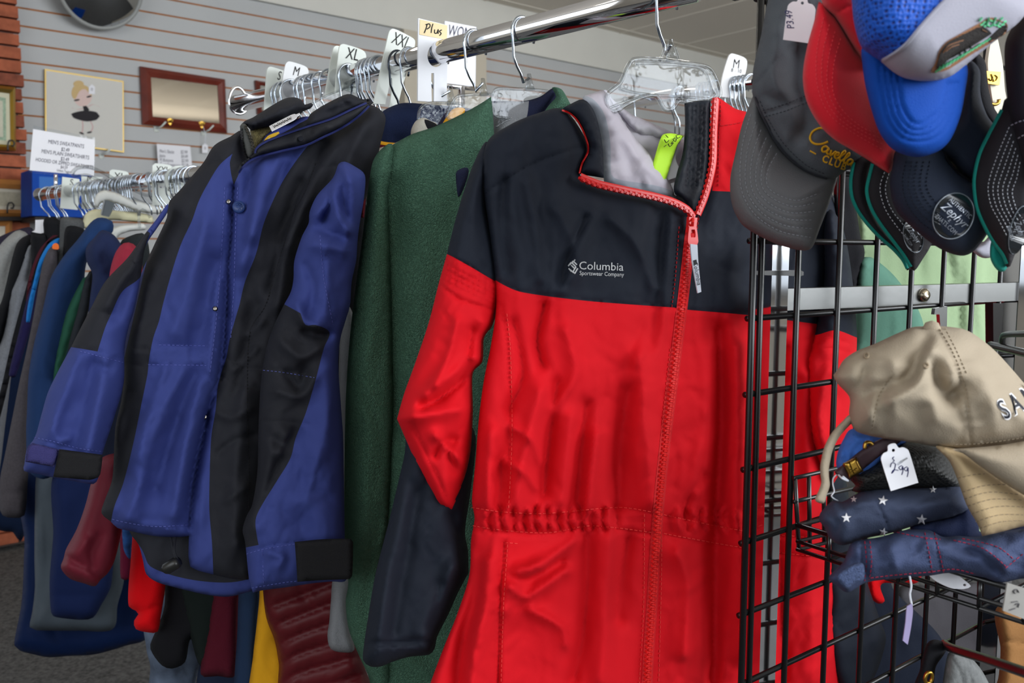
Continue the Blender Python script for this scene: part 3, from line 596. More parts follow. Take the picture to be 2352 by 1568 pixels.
divider('plain divider beside the M divider of the far rail', QA, qd, 212, [(211, 405, 1), (236, 407, 1), (230, 440), (224, 478, 1), (201, 478, 1)], [], (218, 433, 8, 10))
divider('XL divider of the far rail', QA, qd, 268, [(252, 392), (258, 389), (290, 394), (296, 400), (295, 415, 1), (293, 440), (254, 436), (251, 412, 1)], [('XL', 274, 405, 22, -5)], (274, 426, 13, 10))
divider('tall XXL divider of the far rail', QA, qd, 368, [(350, 380), (356, 375), (390, 379), (396, 386), (392, 430), (388, 472, 1), (350, 471, 1)], [('XXL', 373, 390, 20, -5, .8)], (372, 420, 13, 12))
divider('round white Plus divider by the blue coat shoulder', QA, qd, 412, ellipse(412, 414, 34, 34), [('PLUS', 393, 425, 16, 80, .9), ('PLUS', 432, 392, 16, -4, .9)], (414, 410, 15, 13))
# ---------------------------------------------------------------- clear hangers
def hanger(label, cx, neckp, ol, th, plane=None, bosses=(), ribs=(), rim=.0022, A=RA, d=rd, mm=CLEAR, rm=CLEARRIM):
    c = on_rail(A, d, cx); _, ry, dep = proj(c); drop = dep*(neckp[1]-ry)/F
    pl = plane or VP(neckp[0], neckp[1], dep, th)
    t = thing('clothes_hanger', label, 'hanger', pl.hit(*neckp)-np.array([0, 0, .05]))
    pts = hook_pts(c, d, drop=max(.07, drop)); pts[-1] = pl.hit(*neckp)
    tube(pts, .0019, WIRE, 'hook', t, 10)
    n0 = pl.hit(*neckp); q = smooth(ol, True, 6); P = pl.hit(q[:, 0], q[:, 1])
    tube(P, rim, rm, 'rim', t, 8, True)
    plate('panel', ol, pl, .0012, mm, t)
    y1 = min(p[1] for p in ol); tube([n0+UPW*.006, pl.hit(neckp[0]+2, (neckp[1]+y1)/2), pl.hit(neckp[0]+3, y1+4)], [.0028, .0045, .007], rm, 'neck', t, 12)
    for i, (x, y) in enumerate(bosses): tube([pl.hit(a, b) for a, b in ellipse(x, y, 5, 5, 0, 12)], .0008, rm, 'boss_ring', t, 6, True)
    for r_ in ribs: qq = smooth(r_, False, 6); tube(pl.hit(qq[:, 0], qq[:, 1]), .0016, rm, 'rib', t, 6)
    return t, pl
RJ = VP(1450, 500, .935, 60)
hanger('large clear plastic hanger holding the red and navy jacket', 1532, (1540, 104), [(1456, 137), (1500, 136), (1540, 140), (1622, 153), (1640, 172), (1652, 222), (1600, 236), (1560, 232), (1545, 250), (1525, 250), (1508, 222), (1480, 222), (1440, 240), (1414, 256), (1395, 250), (1395, 217), (1424, 191), (1440, 155)], 60, RJ.off(.0), [(1463, 155), (1611, 168), (1438, 198), (1624, 214), (1436, 228)],
       [[(1448, 142), (1428, 192), (1424, 204), (1480, 216), (1560, 222), (1630, 226), (1642, 215)], [(1395, 250), (1440, 232), (1490, 216)], [(1462, 146), (1540, 148), (1616, 160), (1634, 200), (1640, 214)], [(1530, 104), (1515, 140)], [(1550, 106), (1562, 142)]], rim=.0026)
hanger('clear plastic hanger over the green fleece collar', 1202, (1215, 180), [(1135, 208), (1160, 203), (1270, 212), (1268, 240), (1256, 262), (1210, 270), (1140, 268), (1127, 240)], 62, VP(1215, 250, 1.16, 62), [(1148, 219), (1150, 280)], [[(1140, 292), (1165, 276), (1210, 270)]])
hanger('clear plastic hanger left of the green fleece collar, second behind the red jacket', 1092, (1109, 190), [(1040, 232), (1052, 220), (1110, 216), (1140, 222), (1150, 250), (1120, 270), (1040, 275), (1026, 268)], 60)
hanger('clear plastic hanger over the navy fleece next to the Plus divider', 1005, (1034, 208), [(965, 250), (985, 237), (1030, 236), (1062, 240), (1060, 262), (1040, 285), (980, 298), (962, 280)], 60)
hanger('clear plastic hanger with long arm reaching into the blue coat collar', 803, (809, 192), [(806, 198), (826, 204), (831, 216), (820, 226), (790, 232), (760, 248), (735, 262), (700, 272), (690, 268), (705, 246), (745, 222), (778, 208)], 64, None, rim=.002)
NP = VP(920, 290, 1.3, 60)
t = thing('clothes_hanger', 'clear hanger lying on the dark fleece between the blue coat and the green fleece', 'hanger', NP.hit(905, 325))
for nm, q in (('arm', [(862, 318), (890, 312), (908, 295), (918, 270), (930, 245)]), ('arm', [(865, 322), (895, 317), (915, 298), (935, 300), (950, 296)])):
    qq = smooth(q, False, 6); tube(NP.hit(qq[:, 0], qq[:, 1]), .0022, CLEARRIM, nm, t)
plate('panel', [(930, 245), (985, 248), (985, 290), (950, 300), (915, 296), (918, 270)], NP, .001, CLEAR, t)
# far rack hangers
HP = VP(260, 460, 2.0, 70)
t = thing('clothes_hanger', 'clear plastic hanger arm curving over the far rack size dividers', 'hanger', HP.hit(250, 450))
q = smooth([(166, 398), (176, 386), (205, 384), (240, 398), (280, 422), (335, 448), (352, 446), (380, 438), (395, 447), (385, 462)], False, 6); tube(HP.hit(q[:, 0], q[:, 1]), .0042, CLEARRIM, 'arm', t)
q = smooth([(166, 400), (172, 405), (200, 402), (235, 418), (275, 440), (330, 466), (350, 470)], False, 6); tube(HP.hit(q[:, 0], q[:, 1]), .0035, CLEARRIM, 'lower_arm', t)
plate('web', [(168, 399), (178, 388), (205, 385), (240, 399), (280, 424), (340, 450), (350, 468), (330, 465), (275, 439), (235, 417), (200, 401)], HP, .001, CLEAR, t)
HP2 = HP.off(.03); WPL = mat('white_plastic', (226, 228, 224), .4); YPL = mat('cream_plastic', (222, 218, 182), .4)
cloth('clothes_hanger', [(215, 465), (222, 446), (238, 437), (262, 441), (300, 456), (380, 480), (385, 490), (330, 488), (270, 468), (245, 462), (230, 468), (222, 480)], HP2, WPL, T=.006, R=8, step=6, props=('white plastic hanger arm above the grey clip on the far rack', 'hanger'))
cloth('clothes_hanger', [(191, 522), (194, 495), (205, 484), (225, 480), (330, 490), (350, 497), (350, 512), (260, 505), (235, 510), (210, 524)], HP.off(.015), YPL, T=.006, R=8, step=6, props=('cream plastic hanger behind the navy sweatshirt on the far rack', 'hanger'))
t = thing('clip', 'grey spring clip biting the ribbed collar of the blue sweatshirt', 'clip', HP2.hit(240, 498)); CG = mat('clip_grey', (92, 100, 106), .35, spec=.5)
plate('jaw', [(240, 459, 1), (250, 461), (263, 466, 1), (257, 485), (250, 498, 1), (232, 494, 1), (236, 478)], HP2.off(.02), .006, CG, t); plate('spring', [(238, 458, 1), (242, 458, 1), (234, 492, 1), (231, 491, 1)], HP2.off(.022), .006, STEEL, t)
t = thing('clothes_hanger', 'white moulded hanger with clear hook on the navy hooded sweatshirt', 'hanger', HP2.hit(300, 548))
cloth('arm', [(247, 533), (262, 522), (285, 516), (330, 513), (335, 527), (300, 531), (275, 540), (264, 552)], HP2.off(.03), WPL, T=.01, R=10, step=6, parent=t)
q = smooth([(321, 524), (319, 490), (328, 481), (338, 488), (345, 500)], False, 6); tube(HP2.off(.04).hit(q[:, 0], q[:, 1]), .003, CLEARRIM, 'hook', t)
# ---------------------------------------------------------------- red and navy jacket
t = thing('ski_suit', 'long red and navy zipped jacket with silver logo, nearest on the rail', 'jacket', RJ.hit(1450, 1640))
red_folds = [(9, 26, [(1240, 900), (1215, 1000), (1195, 1080), (1190, 1160)]), (-7, 16, [(1280, 880), (1262, 1000), (1250, 1130)]), (7, 20, [(1310, 960), (1300, 1060), (1290, 1150)]), (-8, 16, [(1345, 930), (1330, 1060), (1322, 1160)]), (7, 16, [(1372, 1000), (1360, 1080), (1352, 1160)]),
    (9, 30, [(1470, 820), (1478, 950), (1490, 1060), (1498, 1150)]), (-7, 18, [(1440, 900), (1425, 1020), (1420, 1160)]), (8, 26, [(1120, 1000), (1118, 1100), (1125, 1170)]), (-6, 14, [(1148, 1060), (1150, 1120), (1140, 1170)]),
    (7, 20, [(1630, 800), (1622, 980), (1600, 1130)]), (-12, 24, [(1652, 760), (1655, 1000), (1645, 1200), (1640, 1560)]), (10, 30, [(1695, 800), (1700, 1100), (1710, 1500)]), (8, 18, [(1555, 1270), (1580, 1340), (1572, 1500)]),
    (-8, 18, [(1350, 1230), (1345, 1400), (1320, 1560)]), (9, 28, [(1400, 1240), (1392, 1400), (1380, 1560)]), (-9, 20, [(1440, 1240), (1425, 1330), (1420, 1420)]), (8, 20, [(1240, 1300), (1180, 1340), (1160, 1400)]), (7, 14, [(1320, 1240), (1250, 1290), (1190, 1310)]), (-6, 10, [(1290, 1290), (1220, 1330), (1180, 1330)]),
    (7, 12, [(1170, 1345), (1210, 1370), (1300, 1310)]), (6, 12, [(1220, 1400), (1290, 1440), (1300, 1480)]), (-8, 20, [(1095, 1270), (1085, 1380), (1060, 1470), (1050, 1568)]), (9, 26, [(1120, 1290), (1115, 1400), (1090, 1500), (1080, 1600)]),
    (-5, 14, [(1160, 420), (1150, 520), (1165, 620)]), (5, 18, [(1280, 480), (1330, 600), (1290, 660)]), (-6, 10, [(1345, 500), (1300, 600), (1290, 650)]), (5, 16, [(1210, 420), (1230, 520), (1240, 640)]), (4, 14, [(1400, 500), (1460, 560), (1500, 660)]),
    (-9, 12, [(1250, 700), (1235, 780), (1245, 840)]), (6, 18, [(1300, 760), (1320, 860), (1270, 940)]), (-6, 12, [(1180, 740), (1200, 860), (1170, 940)]), (5, 10, [(1175, 980), (1220, 1010), (1240, 1060)]), (5, 10, [(1165, 1060), (1210, 1090), (1230, 1120)]), (-5, 9, [(1620, 1090), (1570, 1170), (1590, 1190)]), (-8, 14, [(1800, 800), (1790, 1100), (1800, 1560)]), (7, 26, [(1850, 860), (1860, 1200), (1870, 1560)])]
gath = [(5.5 if i % 2 else -5, 7, [(x, 1172+8*math.sin(i)), (x+(-5 if i % 3 else 6), 1196), (x+4, 1214)]) for i, x in enumerate(list(range(1100, 1420, 13))+list(range(1560, 1720, 16)))]
zipline = [(1592, 494), (1583, 560), (1572, 660), (1560, 760), (1545, 880), (1530, 1000), (1516, 1130), (1505, 1270), (1497, 1400), (1490, 1500), (1484, 1620)]
seams = [(-2.2, 5, [(1153, 652), (1200, 671), (1350, 691), (1560, 707)]), (-2.2, 5, [(1578, 712), (1715, 723), (1890, 745)]), (-2, 5, [(1083, 1168), (1150, 1178), (1250, 1182), (1420, 1168), (1505, 1180)]), (-3, 5, [(1083, 1210), (1160, 1222), (1260, 1227), (1345, 1212), (1400, 1214), (1500, 1227)]),
    (-2, 5, [(1525, 1185), (1620, 1198), (1710, 1222), (1900, 1240)]), (-3, 5, [(1525, 1228), (1600, 1245), (1710, 1262), (1900, 1285)]), (-2.5, 5, [(1150, 700), (1166, 800), (1170, 1000), (1162, 1170)]), (-6, 5, [(1158, 1246), (1148, 1400), (1143, 1600)]), (-1.8, 4, [(1118, 590), (1085, 480), (1200, 390), (1310, 345), (1345, 335)])]
body = cloth('body', [(1292, 250), (1235, 260), (1170, 287), (1118, 328), (1110, 420), (1128, 560), (1140, 690), (1128, 790), (1112, 870), (1100, 960), (1092, 1060), (1084, 1150), (1090, 1190), (1082, 1240), (1078, 1320), (1050, 1410), (1018, 1490), (985, 1580), (965, 1660, 1), (1932, 1660, 1), (1928, 1400), (1920, 1150), (1902, 950), (1905, 760), (1930, 500), (1860, 370), (1780, 290), (1712, 256), (1690, 250), (1650, 223, 1), (1637, 226, 1), (1632, 300), (1628, 400), (1614, 455), (1592, 494, 1), (1560, 468), (1500, 452), (1400, 429), (1332, 402, 1), (1350, 345), (1335, 300)],
    RJ, RED, T=.026, R=70, Tb=.03, parent=t, step=8, folds=red_folds+gath, noise=[(4.5, 46, 420, 4), (.8, 24, 60, -25)], crink=(1.5, 90, 150, 28), seams=seams, seed=4, fa=1.9, crumple=(3.2, 60, 25),
    regions=[([(1000, 150, 1), (1640, 150, 1), (1638, 300), (1636, 438, 1), (1800, 446, 1), (2000, 446, 1), (2000, 750, 1), (1890, 745), (1715, 723), (1578, 711), (1560, 707), (1350, 691), (1200, 671), (1153, 652), (1000, 560, 1)], NAVY)])
tape = stroke('zip_tape', body, [zipline], 25, ZIPTAPE, t, .0015, step=8, thick=.0005)
def teeth(name, s, path, parent, m=REDZ, pitch=5.2, wpx=9, size=.0016, both=True, lift=.002):
    parent = par(s, parent)
    q = smooth(path, False, 2); L = np.concatenate([[0], np.cumsum(np.linalg.norm(np.diff(q, axis=0), axis=1))]); tt = np.arange(0, L[-1], pitch); mb = MB()
    x = np.interp(tt, L, q[:, 0]); y = np.interp(tt, L, q[:, 1]); dx = np.gradient(x); dy = np.gradient(y); n_ = np.hypot(dx, dy); P = s.pt if hasattr(s, 'pt') else (lambda a, b, e: s.hit(a, b)+s.n*e)
    A = P(x, y, lift); B = P(x-dy/n_*wpx, y+dx/n_*wpx, lift); N = (s.pl.n if hasattr(s, 'pl') else s.n)
    for i in range(len(x)):
        a = B[i]-A[i]; T_ = np.cross(a, N); T_ /= (np.linalg.norm(T_)+1e-9); al = np.linalg.norm(a); a = a/(al+1e-9)
        c = A[i]+a*al*(.18 if (i % 2 and both) else (-.18 if both else 0))
        mb.box(c, a*al*.42, T_*size*.62, N*size); mb.box(c+a*al*.42*(1 if i % 2 else -1)*(1 if both else 1), a*size*.5, T_*size*.8, N*size*1.3)
    return mb.build(name, m, parent, False)
teeth('zip_teeth', body, zipline[1:], t)
LP = RJ.off(-.012)
cloth('back_lining', [(1384, 214), (1400, 222), (1440, 255), (1500, 290), (1560, 315), (1600, 330), (1640, 250), (1660, 400), (1620, 500), (1592, 494), (1540, 480), (1400, 430), (1370, 300)], RJ.off(-.055), LILAC, T=.02, R=40, Tb=.002, parent=t, noise=(3, 30, 40, 40), seed=11, crink=(2, 40, 60, 30))
cl = cloth('collar_lining', [(1338, 226), (1362, 214), (1386, 207), (1396, 216), (1440, 292), (1500, 362), (1535, 405), (1556, 462, 1), (1500, 450), (1440, 440), (1388, 424, 1), (1384, 380), (1380, 320), (1365, 270)], LP, LILAC, T=.012, R=30, Tb=.002, parent=t, folds=[(4, 16, [(1400, 260), (1450, 340), (1500, 400)]), (-4, 12, [(1420, 250), (1480, 350)]), (3, 12, [(1410, 300), (1430, 400)])], noise=(3, 26, 40, 30), seed=2,
    regions=[([(1330, 222), (1360, 226), (1388, 262), (1402, 330), (1404, 400), (1420, 412), (1500, 425), (1545, 440), (1570, 470), (1500, 460), (1380, 430), (1378, 330), (1362, 270)], GREYTRIM)])
cloth('collar_lining', [(1384, 208), (1392, 206), (1410, 232), (1450, 262), (1480, 275), (1560, 312), (1560, 330), (1500, 318), (1470, 312), (1440, 285), (1400, 235)], RJ.off(-.04), LILAC, T=.01, R=16, Tb=.002, parent=t, noise=(4, 16, 20, 30), seed=3)
colr = cloth('collar', [(1291, 251), (1312, 238), (1340, 228), (1362, 250), (1376, 290), (1385, 345), (1387, 409, 1), (1330, 400, 1), (1337, 375), (1352, 345), (1343, 310), (1325, 275), (1305, 258)], RJ.off(.008), NAVY, T=.016, R=26, Tb=.004, parent=t, folds=[(-4, 8, [(1350, 345), (1375, 352)]), (3, 12, [(1330, 260), (1360, 320)])], noise=(2, 20, 24, 20), seed=6)
stroke('piping', colr, [[(1291, 253), (1307, 259), (1326, 277), (1343, 310), (1351, 345), (1337, 375), (1331, 398)]], 4, REDZ, t, .001)
zl = [(1331, 404), (1370, 420), (1430, 434), (1500, 449), (1545, 462), (1578, 480), (1592, 498)]
stroke('zip_tape', RJ.off(.026), [zl], 15, REDZ, t, .002, step=6, thick=.001)
teeth('zip_teeth', RJ.off(.028), [(x, y+7) for x, y in zl], t, both=False, pitch=6.5, wpx=5, size=.0020)
pk = cloth('placket', [(1572, 238, 1), (1600, 231), (1632, 230, 1), (1631, 330), (1625, 400), (1612, 452), (1592, 494, 1), (1570, 462), (1548, 440), (1554, 400), (1568, 350), (1573, 290)], RJ.off(.0), RIBNAVY, T=.012, R=14, Tb=.004, parent=t, step=6, seams=[(-2.2, 3, [(1580+i*9, 236), (1580+i*9-2, 330), (1572+i*9-(5-i)*.5, 430)]) for i in range(1, 5)], crink=(1.6, 9, 7, 0), seed=8)
rz = [(1638, 228), (1634, 300), (1632, 370), (1625, 410), (1612, 455), (1596, 494)]
stroke('zip_tape', RJ.off(.022), [[(x+7, y) for x, y in rz]], 13, REDZ, t, .002, step=6, thick=.001)
teeth('zip_teeth', RJ.off(.024), rz, t, both=False, pitch=6.5, wpx=5, size=.0020)
stroke('stitching', body, [[(1655, 232), (1655, 270), (1652, 300), (1650, 430)], [(1646, 290), (1690, 284), (1720, 275)], [(1560, 520), (1551, 640), (1543, 705)], [(1605, 500), (1590, 600), (1572, 712)]], 2, mat('red_thread', (180, 16, 26), .8), t, .0008, dash=(6, 4))
stroke('stitching', body, [[(1083, 1165), (1150, 1175), (1250, 1179), (1420, 1165), (1500, 1176)], [(1086, 1207), (1160, 1218), (1260, 1223), (1345, 1208), (1400, 1210), (1500, 1223)], [(1164, 720), (1172, 800), (1176, 1000), (1168, 1170)], [(1525, 1182), (1710, 1219), (1900, 1237)], [(1525, 1225), (1710, 1258), (1900, 1281)], [(1166, 1250), (1156, 1400), (1150, 1600)], [(1160, 1246), (1190, 1248)], [(1480, 1180), (1478, 1400), (1466, 1600)], [(1540, 800), (1510, 1100), (1520, 1250), (1512, 1600)]], 1.6, mat('coral_thread', (240, 70, 66), .8), t, .0006, dash=(7, 4))
# zip pull
t2 = MB(); bp = RJ.off(.035)
slab(t2, [(1583, 498, 1), (1602, 500, 1), (1600, 520), (1597, 536, 1), (1580, 534, 1), (1582, 515)], bp, .004); slab(t2, [(1583, 520, 1), (1600, 520, 1), (1604, 555), (1600, 566), (1584, 566), (1580, 555)], bp.off(.003), .002, holes=[[(1588, 527), (1596, 527), (1597, 545), (1587, 545)]]); t2.tube([bp.hit(1592, 502), bp.off(.004).hit(1591, 510), bp.hit(1590, 522)], .0016)
t2.build('zip_slider', REDZ, t)
SV = mat('silver_tape', (196, 202, 214), .5)
pull = plate('pull_tab', [(1586, 560, 1), (1602, 562, 1), (1604, 600), (1608, 640), (1611, 670, 1), (1603, 673, 1), (1597, 640), (1590, 600)], bp.off(.004), .0015, SV, t)
text('pull_lettering', 'Columbia', bp.off(.0042), 1601, 628, 14, -80, mat('pull_black', (20, 22, 28), .6), t, .0004, bold=.01, sx=1.0)
plate('pull_emblem', [(1592, 598), (1599, 596), (1601, 606), (1594, 609)], bp.off(.0042), .0004, mat('pull_black2', (20, 22, 28), .6), t, lift=.0005)
# logo
SIL = mat('silver_thread', (196, 198, 200), .6)
mb = MB(); text('logo', 'Columbia', body, 1381, 612, 26, -2, SIL, t, .0012, mb=mb, bold=-.004, sx=1.02); text('logo', 'Sportswear Company', body, 1382, 629, 13.5, -2, SIL, t, .0012, mb=mb, sx=.86, bold=.01)
mb.build('logo_lettering', SIL, t)
lines = []
for i in range(3):
    lines += [[(1305+i*4.5, 611-i*3), (1312+i*4.5, 602-i*3)], [(1306+i*4, 616+i*3.5), (1313+i*4, 624+i*2.2)]]
lines += [[(1314+i*4, 611+i*4), (1321+i*4, 619+i*2)] for i in range(0)]+[[(1318, 601), (1325, 608)], [(1315, 605), (1322, 612)], [(1312, 609), (1319, 616)], [(1320, 628), (1327, 616)], [(1316, 624), (1323, 612)]]
stroke('logo_emblem', body, lines, 3, SIL, t, .0012, step=3)
# left sleeve
SP1 = VP(1040, 700, .862, 62)
cloth('sleeve_cuff', [(948, 960), (928, 1050), (895, 1190), (862, 1320), (845, 1420), (836, 1480), (834, 1515), (850, 1530), (875, 1530), (900, 1520), (940, 1508), (985, 1503), (998, 1490), (1004, 1462), (1030, 1410), (1050, 1365), (1076, 1315, 1), (1075, 1265), (1068, 1220), (1082, 1120), (1092, 1000), (1060, 960)], SP1.off(-.022), NAVY, T=.032, R=60, parent=t, step=8,
    folds=[(-7, 12, [(1040, 1180), (1062, 1250), (1072, 1310)]), (8, 26, [(920, 1150), (890, 1300), (868, 1460)]), (-8, 22, [(960, 1130), (930, 1300), (905, 1450)]), (8, 18, [(1040, 1300), (1000, 1390), (975, 1460)]), (-6, 10, [(1015, 1340), (985, 1440)]), (-5, 6, [(840, 1480), (900, 1478), (985, 1470)])]+[(3.5, 4, [(850+i*11, 1484), (852+i*11, 1520)]) for i in range(13)], noise=(2.5, 40, 130, 8), seed=14, fa=1.9, crumple=(2.6, 50, 15))
sl = cloth('sleeve', [(1118, 325), (1088, 375), (1062, 450), (1042, 520), (1026, 585), (1008, 650), (985, 740), (955, 830), (928, 905), (912, 962, 1), (935, 1015), (958, 1068), (985, 1120), (1006, 1158), (1040, 1173, 1), (1062, 1115), (1080, 1040), (1086, 950), (1086, 856), (1108, 830), (1112, 775), (1132, 745), (1153, 655), (1140, 560), (1122, 470), (1128, 390)], SP1, RED, T=.036, R=62, Tb=.02, parent=t, step=7,
    folds=[(-10, 9, [(968, 936), (1010, 915), (1050, 885), (1086, 858)]), (8, 18, [(980, 905), (1040, 860), (1090, 820)]), (9, 22, [(925, 955), (1000, 950), (1080, 935)]), (-7, 10, [(1000, 1045), (1012, 1020), (1030, 1010)]), (7, 14, [(1000, 1000), (1030, 1030), (1060, 1060)]), (-6, 9, [(1045, 1010), (1030, 1040), (1048, 1080)]), (6, 12, [(1050, 740), (1030, 820), (1000, 880)]), (-6, 10, [(1085, 760), (1075, 830), (1060, 870)]), (6, 12, [(1108, 740), (1100, 790), (1090, 840)]), (-5, 10, [(1050, 1120), (1040, 1150)]), (4, 16, [(1090, 400), (1060, 500), (1045, 590)])],
    noise=[(1.5, 36, 60, 20)], fa=1.9, crumple=(3, 40, 50), crink=(1.6, 45, 70, 60), seams=[(-2.5, 4, [(945, 972), (975, 1035), (1000, 1085), (1038, 1172)]), (-2, 4, [(1026, 583), (1080, 612), (1153, 655)]), (-3, 4, [(1008, 650), (1060, 690), (1140, 712)])]+[(-1.4, 3, [(1024-i*3.6, 594+i*11), (1078-i*2, 622+i*12), (1150-i*2, 662+i*10)]) for i in range(1, 5)]+[(-1.2, 3, [(1035+i*14, 592+i*7), (1030+i*14, 650+i*5)]) for i in range(8)], seed=7,
    regions=[([(1000, 300, 1), (1200, 300, 1), (1200, 660, 1), (1153, 653), (1080, 612), (1026, 583), (960, 560, 1)], NAVY)])
# right sleeve, seen through the grid
SP2 = VP(1920, 800, 1.09, 62)
cloth('sleeve', [(1905, 480), (1935, 520), (1955, 620), (1968, 760), (1966, 840), (1962, 960), (1940, 1060), (1905, 1118), (1880, 1070), (1858, 1000), (1850, 900), (1852, 830), (1872, 760), (1892, 640), (1890, 540)], SP2, RED, T=.035, R=50, parent=t, step=10, folds=[(6, 14, [(1900, 850), (1880, 960), (1900, 1060)])], noise=(3, 24, 60, 0), seams=[(-2, 4, [(1855, 815+i*0), (1905, 800), (1968, 815)]), (-2, 4, [(1868, 790), (1910, 778), (1968, 795)])], seed=9,
    regions=[([(1840, 440, 1), (2000, 440, 1), (2000, 785, 1), (1968, 775), (1920, 758), (1860, 762)], NAVY)])
cloth('sleeve_cuff', [(1880, 1080), (1930, 1060), (1960, 1200), (1990, 1330), (2020, 1420), (2035, 1470), (2000, 1568), (1940, 1600), (1900, 1500), (1890, 1250)], SP2.off(-.03), NAVY, T=.03, R=40, parent=t, step=12, noise=(3, 24, 60, 0), seed=9)
# neon tag on the jacket
TG = RJ.off(-.004)
tt = thing('price_label', 'neon yellow-green paper strip with pen writing in the red jacket collar', 'tag', TG.hit(1510, 425))
cloth('paper_strip', [(1489, 412, 1), (1499, 378), (1520, 312), (1540, 306), (1571, 312, 1), (1556, 332), (1550, 350), (1525, 428, 1)], TG, mat('neon_paper', (196, 250, 60), .6, spec=.3), T=.003, R=8, step=5, parent=tt, bow=lambda x, y: .008*np.exp(-((y-318)/22)**2))
stroke('pen_writing', TG.off(.012), [[(1558, 309), (1552, 312), (1556, 318), (1562, 314)], [(1551, 316), (1545, 321), (1551, 325), (1553, 318)], [(1545, 325), (1540, 331), (1546, 328), (1538, 337), (1534, 330)], [(1534, 316), (1528, 310)], [(1536, 322), (1530, 328), (1525, 320)], [(1530, 333), (1524, 338)]], 1.4, INK, tt, step=3)
plate('white_label', [(1530, 345, 1), (1560, 318, 1), (1552, 365), (1570, 401, 1), (1531, 415, 1), (1532, 380)], TG.off(-.004), .0005, WHITE, tt)
plate('size_label', [(1535, 423, 1), (1560, 415, 1), (1556, 450, 1), (1538, 444, 1)], TG.off(-.006), .0005, WHITE, tt)
# ---------------------------------------------------------------- green fleece pullover
GP = VP(1000, 800, 1.15, 88)
t = thing('fleece_pullover', 'green fleece pullover with dark navy collar lining, behind the red jacket', 'pullover', GP.hit(1000, 1650))
cloth('body', [(1128, 222, 1), (1132, 262), (1135, 310, 1), (1200, 330), (1320, 330), (1320, 700), (1300, 1640), (870, 1640), (850, 1568), (838, 1500), (868, 1300), (880, 1000), (884, 700), (880, 500), (866, 372), (930, 316), (1000, 290), (1060, 262), (1100, 240)], GP, GREENF, T=.03, R=60, Tb=.01, parent=t, step=10,
    folds=[(10, 40, [(1040, 330), (990, 500), (960, 800), (950, 1100)]), (-8, 26, [(1090, 360), (1060, 440), (1040, 520)]), (6, 30, [(960, 360), (940, 480)]), (-8, 20, [(912, 420), (908, 700), (912, 1000)]), (10, 20, [(860, 1480), (980, 1540)])], noise=(4, 60, 200, 5), seed=21)
cloth('sleeve', [(900, 330), (873, 345), (856, 372), (846, 430), (833, 540), (818, 650), (805, 760), (796, 880), (792, 1000), (791, 1150), (793, 1260), (800, 1340), (794, 1380), (800, 1440), (818, 1490), (846, 1550), (870, 1600), (898, 1560), (900, 1400), (880, 1300), (893, 1200), (903, 1000), (902, 800), (897, 600), (892, 450), (905, 380)], GP.off(.018), GREENF, T=.034, R=52, Tb=.01, parent=t, step=9, folds=[(7, 20, [(868, 400), (850, 600), (842, 900), (838, 1150)]), (-7, 16, [(880, 1180), (850, 1290), (838, 1400)])], noise=(3, 40, 200, 3), seed=22)
cloth('collar', [(1268, 201), (1290, 205), (1311, 240, 1), (1290, 255), (1262, 268), (1248, 262), (1262, 240), (1277, 222)], GP.off(-.02), GREENF, T=.02, R=16, parent=t, step=6, seed=3)
cloth('collar_lining', [(1128, 232, 1), (1200, 232), (1240, 222), (1270, 202), (1282, 214), (1268, 240), (1254, 266), (1300, 300), (1290, 345), (1132, 330, 1)], GP.off(-.045), NAVYF, T=.02, R=30, Tb=.002, parent=t, seed=5, regions=[([(1130, 236, 1), (1215, 232, 1), (1205, 280), (1150, 330, 1), (1120, 330, 1)], GREYF)])
cloth('facing', [(1047, 398), (1056, 388), (1074, 385), (1076, 400), (1062, 440), (1052, 452)], VP(1060, 420, 1.04, 70), NAVYF, T=.008, R=8, parent=t, step=5)
# ---------------------------------------------------------------- garments between the green fleece and the blue coat
def simple(name, label, cat, ol, pl, m, T=.03, R=36, step=10, group=None, **k):
    k.setdefault('noise', (3.5, 34, 120, 0)); return cloth(name, ol, pl, m, T=T, R=R, step=step, props=(label, cat, group), **k)
NV = fab('navy_pile', (30, 40, 70), 'fleece', 500, .6); MRN = fab('maroon_cloth', (96, 22, 34)); YEL = fab('yellow_cloth', (222, 160, 30), bs=.15); BLKF = fab('black_cloth', (24, 24, 28)); GRYC = fab('grey_cloth', (112, 116, 124)); 
cloth('fleece_jacket', [(874, 262), (900, 244), (930, 236), (990, 240), (1060, 246), (1100, 262), (1110, 420), (900, 460), (860, 400), (866, 320)], VP(980, 300, 1.30, 80), NV, T=.025, R=30, props=('dark navy fleece seen through the clear hangers behind the green fleece', 'jacket'), noise=(3, 30, 40, 0))
cloth('fleece_jacket', [(948, 318), (944, 300), (955, 278), (972, 270), (990, 278), (1004, 285), (1000, 310), (975, 322)], VP(975, 300, 1.24, 80), CREAMF, T=.018, R=16, step=6, props=('white fleece collar with black inside, over the green fleece shoulder', 'jacket'), regions=[([(975, 274), (992, 279), (1006, 288), (1000, 298), (985, 298), (978, 288)], BLKF)])
cloth('jacket', [(1030, 262), (1045, 248), (1068, 250), (1058, 275), (1035, 295), (1015, 290)], VP(1040, 275, 1.25, 80), YEL, T=.008, R=10, step=6, props=('orange-yellow garment glimpsed between clear hangers by the green collar', 'garment'))
cloth('jacket', [(838, 325), (860, 321), (885, 326), (912, 330), (905, 345), (880, 352), (850, 362), (836, 500), (826, 500), (826, 350)], VP(860, 340, 1.22, 80), MRN, T=.012, R=10, step=6, props=('maroon jacket with a yellow piped collar edge behind the blue coat shoulder', 'jacket'), regions=[([(855, 318), (885, 322), (920, 328), (915, 333), (882, 333), (858, 326)], YEL)])
